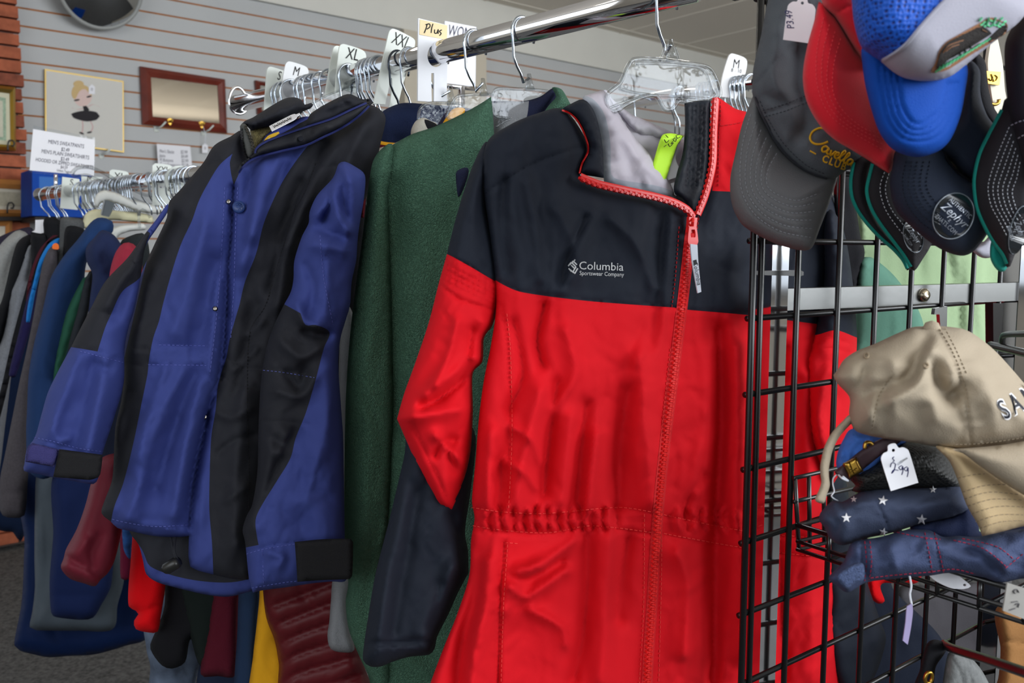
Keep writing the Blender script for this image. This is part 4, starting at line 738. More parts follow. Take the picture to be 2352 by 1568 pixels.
cloth('fleece_jacket', [(850, 352), (870, 340), (900, 332), (940, 312), (950, 318), (900, 345), (868, 366), (856, 400), (845, 500), (840, 400)], VP(870, 350, 1.2, 80), CREAMF, T=.012, R=10, step=6, props=('cream fleece edge between the blue coat and the green fleece shoulder', 'jacket'))
simple('fleece_jacket', 'light grey fleece sleeve hanging between the blue coat cuff and the green fleece', 'jacket', [(800, 700), (782, 760), (778, 900), (782, 1050), (790, 1250), (765, 1325), (760, 1380), (756, 1430), (752, 1460), (760, 1490), (790, 1498), (814, 1492), (806, 1450), (800, 1380), (830, 1250), (830, 800)], VP(790, 1300, 1.22, 85), GREYF, T=.02, R=22, step=8)
# ---------------------------------------------------------------- blue and black coat
BP = VP(520, 800, 1.13, 80, 6)
t = thing('ski_coat', 'blue and black hooded coat with round blue button and snap studs', 'coat', BP.hit(450, 1370))
cloth('back_hem', [(290, 1180), (300, 1225), (318, 1250), (328, 1285), (336, 1318), (360, 1336), (400, 1348), (440, 1358), (478, 1366), (522, 1370), (560, 1362), (590, 1350), (600, 1320), (600, 1150)], BP.off(-.03), BLACKN, T=.012, R=16, Tb=.004, parent=t, regions=[([(280, 1225, 1), (318, 1250), (330, 1270), (345, 1300), (400, 1322), (470, 1335), (540, 1336), (610, 1318, 1), (620, 1400, 1), (280, 1400, 1)], BLUE)], noise=(2, 30, 60, 0), folds=[(2.5, 5, [(500+i*16, 1344), (504+i*16, 1362)]) for i in range(6)], seed=31)
bt = cloth('body', [(556, 300), (530, 313), (492, 334), (468, 372), (441, 404), (410, 440), (388, 465), (383, 500), (352, 567), (321, 638), (304, 720), (293, 751), (283, 802), (281, 904), (265, 981), (258, 1098), (240, 1150), (233, 1178), (254, 1197, 1), (270, 1212), (298, 1219), (358, 1231), (412, 1233), (434, 1230, 1), (433, 1279), (437, 1301, 1), (455, 1310), (491, 1319), (530, 1328), (570, 1331, 1), (600, 1250), (612, 1050), (640, 850), (690, 640), (760, 520), (830, 470), (858, 400), (874, 330), (886, 272), (872, 250), (850, 240, 1), (820, 262), (700, 325), (600, 350), (572, 370), (562, 340)],
    BP, BLUE, T=.035, R=55, Tb=.02, parent=t, step=8, seed=33,
    regions=[([(600, 240, 1), (500, 300, 1), (430, 380, 1), (360, 460, 1), (360, 500, 1), (200, 1190, 1), (252, 1215, 1), (262, 1165), (283, 1110), (306, 1019), (326, 922), (339, 858), (342, 827), (352, 776), (365, 738), (374, 700), (393, 630), (416, 560), (441, 506), (457, 461), (480, 417), (505, 378), (534, 353, 1), (528, 372), (531, 400), (537, 425, 1), (556, 385), (572, 366, 1), (562, 330)], BLACKN),
             ([(900, 200, 1), (780, 290, 1), (722, 321), (687, 360), (649, 417), (620, 477), (604, 519), (588, 583), (563, 646), (550, 700), (546, 713), (528, 777), (520, 820), (508, 858), (500, 891), (495, 942), (485, 1006), (481, 1115), (481, 1175), (487, 1249), (491, 1345, 1), (700, 1345, 1), (900, 600, 1)], BLACKN)],
    folds=[(12, 30, [(600, 380), (585, 470), (560, 600)]), (-9, 14, [(575, 400), (566, 470), (556, 560)]), (9, 20, [(640, 370), (610, 450), (580, 540)]), (-7, 14, [(655, 380), (620, 460)]), (10, 34, [(470, 520), (440, 640), (400, 760)]), (-7, 24, [(500, 600), (470, 740), (450, 800)]), (8, 20, [(420, 850), (360, 980), (310, 1150), (290, 1200)]), (-8, 18, [(450, 860), (400, 990), (360, 1120)]),
        (8, 18, [(460, 880), (430, 1000), (400, 1180)]), (-7, 14, [(480, 960), (450, 1080), (420, 1200)]), (7, 16, [(380, 850), (345, 950), (320, 1050)]), (7, 26, [(345, 620), (325, 720), (310, 800)]), (-6, 16, [(300, 900), (280, 1000), (262, 1100)]), (9, 26, [(560, 900), (545, 1050), (540, 1250)]), (-6, 14, [(590, 700), (560, 820), (545, 900)]),
        (8, 22, [(780, 330), (730, 400), (690, 480), (660, 560)]), (-8, 20, [(740, 330), (700, 420), (640, 540)]), (9, 24, [(700, 460), (655, 580), (640, 700)]), (-7, 14, [(690, 420), (650, 540), (625, 660)]), (9, 20, [(835, 290), (810, 350), (800, 380)]), (7, 16, [(500, 640), (490, 750), (480, 850)]), (-12, 7, [(536, 430), (533, 500), (524, 640), (519, 740), (508, 860), (484, 930), (462, 1020), (447, 1100), (436, 1200), (434, 1270)])]
        +[(3.5, 5, [(x, 802+i % 3), (x-2, 832)]) for i, x in enumerate(range(352, 470, 13))]+[(4, 7, [(590, 800), (560, 830), (540, 850)]), (4, 8, [(600, 740), (570, 770)]), (5, 10, [(570, 940), (530, 960), (505, 950)]), (-4, 7, [(585, 1000), (540, 1010), (500, 1040)]), (4, 9, [(560, 1120), (520, 1150)]), (4, 6, [(400, 1215), (330, 1205)])],
    noise=[(3.4, 34, 220, 14), (1.2, 20, 50, -30)], fa=2.1, crumple=(3.4, 46, 25), crink=(2.0, 60, 120, 24), seams=[(-2, 4, [(521, 430), (516, 520), (504, 700), (486, 860), (472, 1000), (458, 1130), (452, 1228)]), (-2, 4, [(365, 795), (420, 795), (476, 797)]), (-2, 4, [(340, 834), (400, 834), (474, 836)]), (-2, 4, [(285, 797), (350, 803)]), (-2, 4, [(283, 834), (332, 842)]), (-2, 4, [(520, 822), (560, 842), (605, 848)]), (-2, 4, [(508, 862), (560, 885), (595, 888)]), (-1.6, 4, [(672, 358), (715, 372), (745, 382), (776, 380)]), (-1.6, 4, [(535, 352), (510, 372), (490, 375), (470, 385)]), (-2, 4, [(256, 1195), (300, 1205), (360, 1212), (432, 1208)])])
THR = mat('blue_thread', (96, 104, 180), .8); THK = mat('black_thread', (20, 20, 24), .8)
stroke('stitching', bt, [[(365, 792), (476, 794)], [(340, 837), (474, 839)], [(546, 430), (541, 520), (538, 640), (530, 780)], [(257, 1192), (300, 1202), (360, 1209), (432, 1205)], [(516, 430), (512, 520), (500, 700), (482, 860)]], 1.4, THR, t, .0006, dash=(6, 4))
stroke('stitching', bt, [[(680, 470), (640, 600), (610, 700), (575, 760), (568, 900), (572, 1100), (570, 1300)], [(725, 375), (705, 430), (680, 480)]], 2.2, THK, t, .0006, dash=(5, 3))
EDG = mat('deep_blue_edge', (34, 42, 98), .7)
# storm flap with upturned edge
fl = cloth('storm_flap', [(548, 400), (556, 385), (575, 368), (600, 358), (650, 345), (704, 332), (740, 315), (781, 296), (820, 272), (850, 242, 1), (858, 236), (852, 232), (820, 240), (760, 270), (704, 288), (640, 310), (600, 326), (586, 340), (584, 352), (566, 366), (550, 380)], BP.off(.045), DARKN, T=.014, R=14, Tb=.006, parent=t, step=6, noise=(2, 30, 30, -20), seed=35)
stroke('blue_edge', fl, [[(549, 398), (557, 385), (576, 368), (600, 358), (650, 346), (704, 333), (740, 316), (781, 296), (820, 270), (848, 243)]], 5, EDG, t, .001); stroke('blue_edge', fl, [[(586, 352), (588, 342), (602, 330), (640, 313), (704, 291), (760, 273), (806, 252), (842, 236)]], 5, EDG, t, .003)
sd_ = fl.pt([691], [319], .002)[0]; MB().tube([sd_, sd_+BP.n*.002], .0034, 14).build('snap_stud', mat('dark_snap', (60, 62, 70), .3, 1), t)
cloth('collar', [(600, 338), (640, 318), (704, 294), (760, 276), (806, 254), (846, 236), (858, 236), (852, 226), (835, 228), (819, 222), (805, 216), (790, 218), (742, 242), (712, 262), (706, 274), (690, 282), (660, 300), (630, 315), (604, 328)], BP.off(.036), BLACKN, T=.02, R=22, Tb=.01, parent=t, step=6, folds=[(5, 9, [(742, 250), (770, 236), (800, 226)]), (-5, 7, [(715, 272), (745, 262), (800, 240), (820, 232)])], noise=(3, 20, 26, -30), seed=36)
cloth('hood_collar', [(551, 290), (562, 278), (580, 270), (615, 248), (640, 233), (655, 226), (676, 223), (692, 229), (700, 240), (714, 236), (720, 240), (712, 250), (696, 256), (680, 276), (660, 288), (640, 285), (612, 292), (590, 296), (577, 300), (568, 290), (558, 296)], BP.off(-.01), BLACKN, T=.045, R=36, Tb=.02, parent=t, step=6, folds=[(6, 14, [(570, 285), (620, 262), (680, 240)])], noise=(3, 24, 24, -30), seed=37)
cloth('mesh_lining', [(575, 296), (600, 292), (640, 284), (650, 290), (620, 310), (600, 328), (586, 350), (580, 340), (578, 315)], BP.off(-.02), mat('mesh_gold', (150, 138, 92), .6, bump='fleece', bs=1, scale=500, var=.5, vs=400), T=.008, R=12, parent=t, step=6)
cloth('inner_jacket', [(640, 290), (665, 284), (690, 270), (712, 268), (705, 284), (680, 300), (640, 318), (615, 330), (600, 335), (610, 312)], BP.off(-.005), mat('inner_blue', (64, 74, 150), .6), T=.01, R=12, parent=t, step=6)
plate('woven_label', [(603, 328, 1), (615, 312), (640, 302, 1), (642, 306, 1), (622, 320), (608, 333, 1)], BP.off(.012), .001, mat('label_yellow', (226, 180, 40), .6), t); plate('woven_label', [(600, 334, 1), (610, 322), (620, 316, 1), (622, 320, 1), (610, 330, 1)], BP.off(.013), .001, WHITE, t)
st_ = cloth('zip_stand', [(551, 290, 1), (556, 283), (564, 285), (572, 300), (580, 322), (586, 345), (584, 356), (570, 366, 1), (563, 350), (558, 330), (553, 308)], BP.off(.03), mat('zip_band', (70, 72, 70), .6), T=.006, R=8, Tb=.004, parent=t, step=5)
teeth('zip_teeth', st_, [(554, 296), (557, 322), (563, 350), (571, 368)], t, mat('zip_dark', (40, 40, 42), .4, .5), 3.4, 4, .0011, False); teeth('zip_teeth', st_, [(564, 290), (573, 310), (580, 332), (582, 352)], t, mat('zip_dark_b', (60, 58, 52), .4, .6), 4, 5, .0014, False)
bpx = bt.pt([549], [476], .002)[0]
mb = MB(); u_ = RT; v_ = UPW
mb.tube([bpx-BP.n*.003, bpx+BP.n*.003, bpx+BP.n*.0045, bpx+BP.n*.0048], [.0078, .0080, .0070, .0], 26); mb.tube([bpx+BP.n*.0044+(u_*math.cos(a)+v_*math.sin(a))*.0058 for a in np.linspace(0, 2*math.pi, 20, endpoint=False)], .0006, 6, True)
for k in range(8): a = k*math.pi/4; mb.tube([bpx+BP.n*.0048+(u_*math.cos(a)+v_*math.sin(a))*.0022, bpx+BP.n*.0048+(u_*math.cos(a)+v_*math.sin(a))*.0042], .0005, 6)
mb.build('round_button', mat('button_blue', (34, 58, 112), .4, spec=.5), t, True)
for x, y in ((526, 464), (495, 709), (472, 957)):
    c = bt.pt([x], [y], .0)[0]; MB().tube([c, c+BP.n*.003, c+BP.n*.0042, c+BP.n*.0046], [.0034, .0034, .0022, 0], 16).build('snap_stud', mat('stud', (170, 165, 160), .15, 1) if 'STUD' not in globals() else STUD, t, True)
# sleeves
def sleeve_tab(pl, t, ol, m, T=.004): return cloth('cuff_tab', ol, pl, m, T=T, R=6, Tb=.002, parent=t, step=8)
SLP = VP(170, 850, 1.06, 74, 3)
s1 = cloth('sleeve', [(386, 467), (374, 482), (358, 505), (332, 538), (293, 592), (242, 646), (209, 707), (183, 757), (163, 797), (133, 853), (110, 901), (97, 945), (84, 993), (76, 1011), (62, 1030), (56, 1065), (55, 1081), (85, 1088), (121, 1096), (170, 1105), (215, 1111), (228, 1090), (236, 1040), (262, 960), (284, 880), (286, 802), (296, 751), (308, 713), (323, 638), (334, 567), (362, 522), (384, 488)], SLP, BLUE, T=.038, R=50, Tb=.02, parent=t, step=8, seed=41,
    regions=[([(334, 528, 1), (250, 600, 1), (150, 797, 1), (163, 797), (190, 801), (224, 807, 1), (242, 751), (255, 722), (281, 669), (324, 633), (334, 567), (345, 535, 1)], BLACKN)],
    folds=[(6, 16, [(180, 820), (150, 900), (120, 990)]), (-6, 20, [(215, 830), (190, 950), (170, 1030)]), (8, 26, [(240, 830), (222, 950), (205, 1030)]), (-7, 18, [(262, 720), (280, 680), (300, 650)]), (6, 16, [(300, 600), (270, 660), (250, 700)]), (-5, 10, [(262, 830), (250, 850), (230, 840)]), (5, 10, [(160, 1005), (140, 1012)])], noise=[(3, 30, 90, 22)], fa=2.1, crumple=(3.4, 46, 20), crink=(1.6, 60, 100, 30),
    seams=[(-2, 4, [(163, 797), (190, 801), (224, 807), (250, 815), (283, 825)]), (-2, 4, [(205, 707), (230, 715), (253, 724)]), (-2, 4, [(296, 590), (310, 605), (322, 612)]), (-2, 4, [(78, 1008), (120, 1018), (180, 1034), (236, 1042)])])
sleeve_tab(SLP.off(.046), t, [(64, 1024), (75, 1017, 1), (136, 1032, 1), (130, 1052), (124, 1072, 1), (58, 1060, 1)], VELP); sleeve_tab(SLP.off(.050), t, [(136, 1031, 1), (236, 1044, 1), (232, 1080), (226, 1096), (205, 1102, 1), (122, 1095, 1)], VELCRO)
stroke('stitching', s1, [[(78, 1004), (120, 1013), (180, 1029), (236, 1037)], [(184, 806), (228, 818), (283, 832)]], 1.4, THR, t, .0006, dash=(5, 4))
SRP = VP(740, 800, 1.075, 84, 4)
s2 = cloth('sleeve', [(778, 376), (792, 371), (815, 382), (838, 402), (836, 455), (828, 503), (822, 544), (818, 599), (808, 646), (804, 700), (793, 738), (782, 777), (777, 834), (783, 930), (788, 1000), (790, 1100), (792, 1236), (796, 1330), (759, 1335), (719, 1339), (659, 1348), (599, 1356), (581, 1361, 1), (572, 1330), (565, 1262, 1), (562, 1240), (557, 1217), (566, 1185), (579, 1159), (589, 1102), (592, 1064), (594, 968), (598, 891), (604, 840), (614, 790), (630, 745), (652, 700), (668, 670), (674, 640), (676, 599), (693, 544), (709, 512), (711, 487), (728, 449), (765, 408)], SRP, BLUE, T=.045, R=62, Tb=.02, parent=t, step=7, seed=43,
    regions=[([(600, 690, 1), (652, 698, 1), (690, 719, 1), (702, 746), (725, 746), (757, 763), (744, 799), (725, 872), (702, 949), (679, 1006), (667, 1052), (633, 1109), (602, 1159), (587, 1194), (591, 1236), (594, 1251, 1), (540, 1262, 1), (540, 1150, 1), (580, 900, 1)], BLACKN)],
    folds=[(13, 14, [(762, 400), (764, 450), (780, 500), (800, 530)]), (-14, 12, [(750, 425), (758, 470), (745, 505)]), (12, 18, [(800, 400), (812, 470), (806, 540)]), (-10, 12, [(790, 430), (792, 480), (800, 510)]), (9, 14, [(712, 500), (740, 480), (752, 455)]), (-8, 12, [(720, 520), (770, 540), (806, 545)]), (9, 18, [(690, 560), (740, 565), (790, 575)]),
        (7, 18, [(745, 560), (750, 640), (745, 720)]), (-6, 12, [(700, 610), (720, 660), (710, 720)]), (12, 14, [(680, 700), (702, 742), (730, 748)]), (-10, 10, [(700, 760), (740, 772), (756, 770)]), (7, 14, [(640, 780), (690, 820), (730, 800)]), (-8, 12, [(660, 860), (690, 890), (700, 850)]), (8, 14, [(640, 900), (690, 910), (720, 870)]), (-7, 14, [(620, 1000), (650, 1020), (680, 990)]), (7, 12, [(640, 1040), (660, 1000)]),
        (9, 20, [(620, 1000), (604, 1100), (580, 1200)]), (-7, 12, [(640, 1060), (610, 1140), (590, 1190)]), (8, 26, [(770, 850), (745, 1000), (700, 1150)]), (-6, 30, [(700, 1100), (690, 1200), (700, 1240)]), (5, 10, [(620, 1270), (650, 1282), (640, 1300)]), (-4, 6, [(605, 1265), (600, 1330)])], noise=[(2.6, 34, 70, 6)], fa=1.9, crumple=(3.6, 46, 10), crink=(2, 60, 110, 14),
    seams=[(-2, 4, [(606, 846), (650, 850), (722, 862)]), (-2, 4, [(598, 965), (640, 968), (700, 972), (712, 978)]), (-2, 4, [(630, 748), (670, 766), (700, 790)]), (-2, 4, [(566, 1268), (600, 1258), (680, 1245), (792, 1234)]), (-2, 4, [(746, 560), (748, 640), (768, 740)]), (-2, 4, [(575, 1352), (650, 1338), (700, 1330)])])
stroke('stitching', s2, [[(566, 1272), (600, 1262), (680, 1249), (790, 1238)], [(604, 850), (650, 855), (722, 867)], [(735, 540), (744, 640), (765, 745)], [(578, 1350), (650, 1338), (700, 1332)], [(602, 1262), (606, 1350)]], 1.4, THR, t, .0006, dash=(5, 4))
sleeve_tab(SRP.off(.052), t, [(677, 1244, 1), (740, 1238), (806, 1237), (811, 1245), (809, 1322), (804, 1329), (740, 1332), (683, 1336, 1), (681, 1300)], VELCRO, .006)
tube(smooth_at([(404, 1232, 1.12), (400, 1262, 1.10), (408, 1285, 1.10)]), .0014, BLACKN, 'cord', t); tube(smooth_at([(392, 1232, 1.12), (398, 1265, 1.10), (404, 1290, 1.10)]), .0014, BLACKN, 'cord', t)
MB().tube([at(378, 1310, 1.10), at(383, 1305, 1.10), at(405, 1292, 1.10), at(412, 1288, 1.10)], [.006, .008, .008, .006], 14).build('cord_lock', mat('black_plastic', (28, 28, 28), .35, spec=.5), t, True)
price_tag('price_tag', 'white price tag with black writing lying in the blue coat collar', P3((620, 294, 1.06), (690, 262, 1.06), (655, 285, 1.03)), 655, 278, 13, 76, 63, [[(-.3+.1*(i % 3), .4-i*.055), (.25-.1*(i % 2), .37-i*.055), (-.2+.2*(i % 2), .345-i*.055)] for i in range(11)])
DKC = fab('dark_navy_cloth', (28, 34, 52)); DKB = fab('near_black_cloth', (26, 26, 30))
simple('coat', 'dark navy coat packed behind the blue and black coat', 'coat', [(470, 380), (400, 520), (310, 680), (258, 850), (226, 1000), (220, 1130), (262, 1185), (380, 1190), (600, 1190), (640, 900), (660, 400), (600, 360)], VP(480, 800, 1.28, 80), DKC, T=.012, R=30, step=14)
simple('coat', 'near black coat packed between the blue coat and the grey fleece', 'coat', [(700, 330), (640, 500), (620, 900), (640, 1190), (790, 1190), (812, 900), (832, 600), (840, 420), (800, 350)], VP(730, 800, 1.26, 80), DKB, T=.012, R=30, step=14)
# ---------------------------------------------------------------- lower garments of the near rail
PUF = fab('maroon_quilt', (92, 18, 26), 'noise', 300, .1, rough=.5, spec=.3); REDF = fab('red_fleece', (222, 10, 20)); CORD = fab('maroon_knit', (84, 20, 36), 'noise', 700, .8); BCRD = fab('steel_blue_cloth', (34, 52, 80)); MRJ = fab('maroon_nylon', (106, 32, 46), 'noise', 300, .1, rough=.55)
simple('puffer_jacket', 'maroon quilted puffer jacket hanging below the right cuff of the blue coat', 'jacket', [(600, 1200), (604, 1355), (612, 1420), (630, 1468), (640, 1520), (655, 1620), (870, 1640), (840, 1540), (820, 1470), (800, 1420), (800, 1200)], VP(720, 1450, 1.27, 86), PUF, T=.035, R=40, step=8, folds=[(-9, 7, [(600+i*4, 1400+i*48), (680, 1372+i*44), (760, 1340+i*46), (840, 1318+i*46)]) for i in range(7)]+[(6, 20, [(620, 1380), (650, 1500)])])
simple('jacket', 'bright yellow jacket hem between the steel blue cloth and the maroon puffer', 'jacket', [(590, 1200), (596, 1357), (590, 1430), (582, 1500), (574, 1640), (670, 1640), (650, 1500), (630, 1400), (625, 1200)], VP(610, 1460, 1.28, 86), YEL, R=24, T=.015)
simple('garment', 'steel blue cloth hanging left of the yellow jacket', 'garment', [(560, 1200), (548, 1360), (545, 1450), (538, 1640), (582, 1640), (592, 1440), (610, 1200)], VP(570, 1450, 1.3, 86), BCRD, R=20, T=.02)
simple('sweater', 'dark maroon ribbed sweater hem left of the steel blue cloth', 'sweater', [(500, 1200), (487, 1370), (476, 1450), (461, 1548), (500, 1552), (541, 1550), (546, 1450), (552, 1200)], VP(505, 1460, 1.32, 86), CORD, R=24, T=.02)
simple('garment', 'black garment with a rounded hem below the blue coat', 'garment', [(370, 1200), (378, 1330), (376, 1400), (345, 1480), (350, 1500), (372, 1528), (395, 1535), (425, 1520), (436, 1470), (455, 1460), (470, 1500), (490, 1400), (500, 1200)], VP(430, 1430, 1.34, 86), BLKF, R=24, T=.02)
simple('garment', 'very dark green trousers behind the black hem', 'garment', [(400, 1200), (412, 1345), (440, 1470), (462, 1530), (500, 1500), (500, 1200)], VP(450, 1430, 1.33, 86), fab('dark_green_cloth', (24, 32, 30)), R=20, T=.02)
CAMO = fab('grey_camouflage', (92, 104, 124), var=.7, vs=14)
simple('trousers', 'grey camouflage trousers at the bottom below the black hem', 'trousers', [(335, 1380), (336, 1490), (345, 1530), (345, 1640), (440, 1640), (450, 1560), (470, 1500), (460, 1380)], VP(400, 1550, 1.42, 86), CAMO, R=24, T=.02)
simple('jeans', 'dark navy jeans at the bottom centre left under the maroon sweater', 'jeans', [(470, 1500), (455, 1640), (560, 1640), (560, 1500)], VP(510, 1560, 1.40, 86), fab('denim_dark', (34, 44, 66)), R=20, T=.02)
simple('fleece_jacket', 'bright red fleece sleeve poking out under the left hem of the blue coat', 'jacket', [(310, 1160), (304, 1235), (300, 1290), (295, 1350), (296, 1392), (312, 1402), (318, 1410), (308, 1425), (312, 1444), (340, 1452), (362, 1450), (370, 1410), (380, 1340), (380, 1160)], VP(335, 1350, 1.3, 80), REDF, R=30, T=.03, step=8, folds=[(-6, 6, [(315, 1402), (335, 1405), (360, 1390)])])
simple('windbreaker', 'maroon nylon windbreaker sleeve with gathered cuff below the blue coat cuff', 'jacket', [(235, 1050), (212, 1100), (196, 1160), (176, 1215), (152, 1260), (146, 1282), (140, 1304), (160, 1328), (195, 1340), (218, 1346), (232, 1330), (246, 1318), (262, 1290), (275, 1240), (285, 1180), (290, 1050)], VP(215, 1220, 1.22, 76), MRJ, R=34, T=.035, step=7, folds=[(-8, 8, [(148, 1276), (190, 1300), (232, 1322)]), (8, 14, [(200, 1240), (180, 1270)]), (-7, 10, [(230, 1230), (210, 1270), (215, 1300)])]+[(3.5, 4, [(150+i*9, 1292+i*2.6), (147+i*9, 1316+i*2.4)]) for i in range(9)])
simple('shirt', 'blue plaid shirt scrap beside the red fleece sleeve', 'shirt', [(282, 1200), (284, 1262), (300, 1282), (304, 1200)], VP(292, 1250, 1.36, 80), fab('plaid_blue', (40, 80, 140), var=.5, vs=60), R=10, T=.01, step=6)
simple('garment', 'small plum coloured hem beside the red fleece sleeve', 'garment', [(275, 1200), (276, 1262), (278, 1328), (298, 1328), (302, 1260), (302, 1200)], VP(290, 1290, 1.4, 80), fab('plum_cloth', (96, 20, 48)), R=12, T=.01, step=8)
# ---------------------------------------------------------------- garments of the far rack, right to left
def far(label, cat, ol, d, m, name='sweatshirt', **k): k.setdefault('R', 30); k.setdefault('T', .04); return simple(name, label, cat, ol, VP(ol[0][0], 700, d, 70), m, **k)
FB = fab('royal_navy_fleece', (36, 62, 108)); FN = fab('navy_cotton', (38, 48, 84)); HG = fab('heather_grey', (128, 132, 140), var=.12, vs=200); HD = fab('charcoal_marl', (82, 78, 84), var=.12, vs=200); BK = fab('black_cotton', (26, 27, 31)); PUR = fab('indigo_cloth', (38, 34, 78)); GRN = fab('bottle_green', (44, 92, 74))
far('navy hooded sweatshirt with pale moulded hanger on the far rack', 'sweatshirt', [(235, 528), (216, 546), (198, 568), (199, 600), (212, 630), (205, 700), (200, 800), (290, 800), (310, 600), (285, 570), (262, 540)], 1.66, FN, step=8, folds=[(-8, 7, [(240, 540), (255, 580), (270, 640)]), (8, 12, [(215, 560), (228, 610), (250, 660)]), (-6, 8, [(200, 590), (222, 650), (228, 700)])], noise=(3, 26, 60, 10))
far('crimson t-shirt shoulder beside the blue coat sleeve on the far rack', 't-shirt', [(284, 558), (268, 575), (258, 600), (251, 635), (250, 700), (320, 700), (325, 590), (306, 560)], 1.60, fab('crimson_cotton', (168, 52, 72)), 't_shirt', step=8, folds=[(-3, 5, [(275, 572), (300, 585)])])
far('dark grey green tee behind the crimson shirt on the far rack', 't-shirt', [(290, 545), (275, 560), (270, 640), (340, 640), (335, 540)], 1.72, fab('dark_tee', (42, 48, 52)), 't_shirt')
far('navy blue sweatshirt with ribbed hood held by the grey clip', 'sweatshirt', [(224, 500), (244, 501), (258, 508), (260, 530), (235, 560), (200, 600), (190, 680), (165, 780), (145, 880), (135, 1000), (130, 1080), (100, 1100), (66, 1080), (60, 1000), (62, 940), (66, 860), (78, 790), (96, 720), (116, 640), (145, 590), (180, 548), (207, 512)], 1.76, FB, step=8, folds=[(9, 22, [(150, 600), (120, 720), (95, 850)]), (-9, 16, [(190, 600), (160, 720), (130, 860), (110, 960)]), (8, 18, [(210, 570), (180, 700), (150, 820)]), (-4, 6, [(185, 548), (215, 562), (240, 560)]), (-3, 4, [(215, 505), (235, 516), (255, 520)])], noise=(4, 30, 120, 10))
far('bottle green sweatshirt edge right of the navy blue sweatshirt', 'sweatshirt', [(206, 630), (196, 680), (178, 740), (160, 790), (140, 850), (124, 880), (124, 850), (134, 790), (155, 710), (190, 640)], 1.72, GRN, R=14, T=.02)
far('dark grey sweatshirt edge between the green one and the navy hooded one', 'sweatshirt', [(212, 620), (206, 700), (190, 760), (170, 815), (158, 830), (158, 790), (178, 715), (196, 640)], 1.69, fab('slate_cloth', (44, 48, 54)), R=14, T=.02)
far('grey checked trousers folded over a hanger on the far rack', 'trousers', [(140, 502), (165, 499), (190, 506), (192, 530), (160, 570), (146, 610), (130, 625), (128, 590), (136, 560)], 1.86, fab('grey_check', (86, 88, 90), var=.15, vs=300), 'trousers', R=14, T=.02, step=8)
far('black trousers folded over a hanger behind the navy blue sweatshirt', 'trousers', [(154, 520), (190, 524), (200, 540), (190, 590), (150, 600), (146, 560)], 1.84, BK, 'trousers', R=14, T=.02, step=8)
far('black velvet garment between the turtleneck and the checked trousers', 'garment', [(100, 503), (128, 500), (140, 508), (138, 545), (120, 560), (104, 556)], 1.98, BK, 'garment', R=12, T=.02, step=8)
far('black turtleneck with a white neck tube on the far rack', 'sweater', [(72, 532), (90, 535), (109, 532), (112, 560), (108, 600), (90, 640), (74, 640), (72, 590)], 1.98, BK, 'sweater', R=12, T=.03, step=8)
pl = VP(90, 520, 1.97, 70); plate('neck_tube', [(81, 505, 1), (104, 504, 1), (103, 530), (109, 531, 1), (94, 536), (73, 532, 1), (80, 529)], pl.off(.012), .02, WHITE, None, ('white cardboard neck tube standing in the black turtleneck', 'tube'))
far('charcoal marl sweatshirt with long sleeve on the far rack', 'sweatshirt', [(128, 562), (112, 572), (98, 605), (88, 660), (76, 730), (62, 800), (44, 880), (28, 960), (10, 1050), (0, 1100), (-2, 1160), (6, 1183), (30, 1189), (56, 1183), (64, 1100), (66, 1000), (68, 900), (84, 800), (104, 720), (124, 640), (134, 590)], 1.84, HD, step=9, R=24, folds=[(-5, 6, [(4, 1128), (30, 1134), (60, 1126)]), (6, 12, [(110, 600), (80, 760), (50, 900)])])
plate('orange_tag', [(121, 562), (128, 558), (134, 562), (134, 572), (121, 571)], VP(127, 565, 1.80, 70), .006, mat('orange_plastic', (250, 120, 40), .4), None, ('small orange plastic marker on the charcoal sweatshirt shoulder', 'marker'), step=3)
far('bright blue shirt edge curving behind the charcoal sweatshirt', 'shirt', [(136, 546), (112, 560), (90, 598), (76, 650), (64, 700), (60, 740), (68, 740), (84, 660), (100, 608), (120, 575), (137, 562)], 1.88, fab('azure_cloth', (36, 130, 216), bs=.1), 'shirt', R=7, T=.012, step=6)
far('indigo shirt strip hanging below the bright blue edge', 'shirt', [(86, 650), (76, 730), (36, 865), (20, 862), (44, 760), (70, 660)], 1.90, PUR, 'shirt', R=9, T=.012, step=7)
far('dark maroon garment edge behind the bright blue shirt', 'garment', [(134, 540), (108, 556), (82, 610), (70, 660), (60, 700), (66, 640), (90, 575), (122, 540)], 1.92, fab('wine_cloth', (80, 34, 44)), 'garment', R=8, T=.01, step=7)
far('black sweatshirt strip left of the bright blue edge', 'sweatshirt', [(78, 590), (66, 660), (48, 740), (24, 860), (0, 960), (-30, 1060), (-30, 1000), (0, 900), (30, 770), (60, 660)], 1.94, BK, R=14, T=.02)
far('light heather grey sweatshirt, second from the left on the far rack', 'sweatshirt', [(74, 548), (58, 575), (44, 620), (24, 670), (14, 740), (0, 790), (-40, 860), (-60, 1000), (-50, 1120), (-10, 1120), (14, 960), (34, 800), (56, 700), (74, 620)], 2.02, HG, step=9, R=26, folds=[(-4, 5, [(20, 656), (40, 650), (62, 652)]), (7, 14, [(60, 580), (40, 700), (10, 850)])])
far('black sweatshirt between the two light grey ones', 'sweatshirt', [(74, 538), (52, 545), (38, 560), (26, 600), (12, 660), (0, 700), (-30, 740), (-30, 800), (0, 800), (30, 700), (60, 620), (76, 560)], 2.04, BK, R=18)
far('pale grey sweatshirt, leftmost on the far rack', 'sweatshirt', [(45, 528), (26, 537), (2, 560), (-30, 610), (-40, 700), (-40, 800), (0, 760), (14, 680), (34, 600), (54, 560), (66, 540)], 2.10, fab('pale_heather', (158, 160, 160), var=.1, vs=200), R=22, folds=[(4, 10, [(30, 560), (0, 620)])])
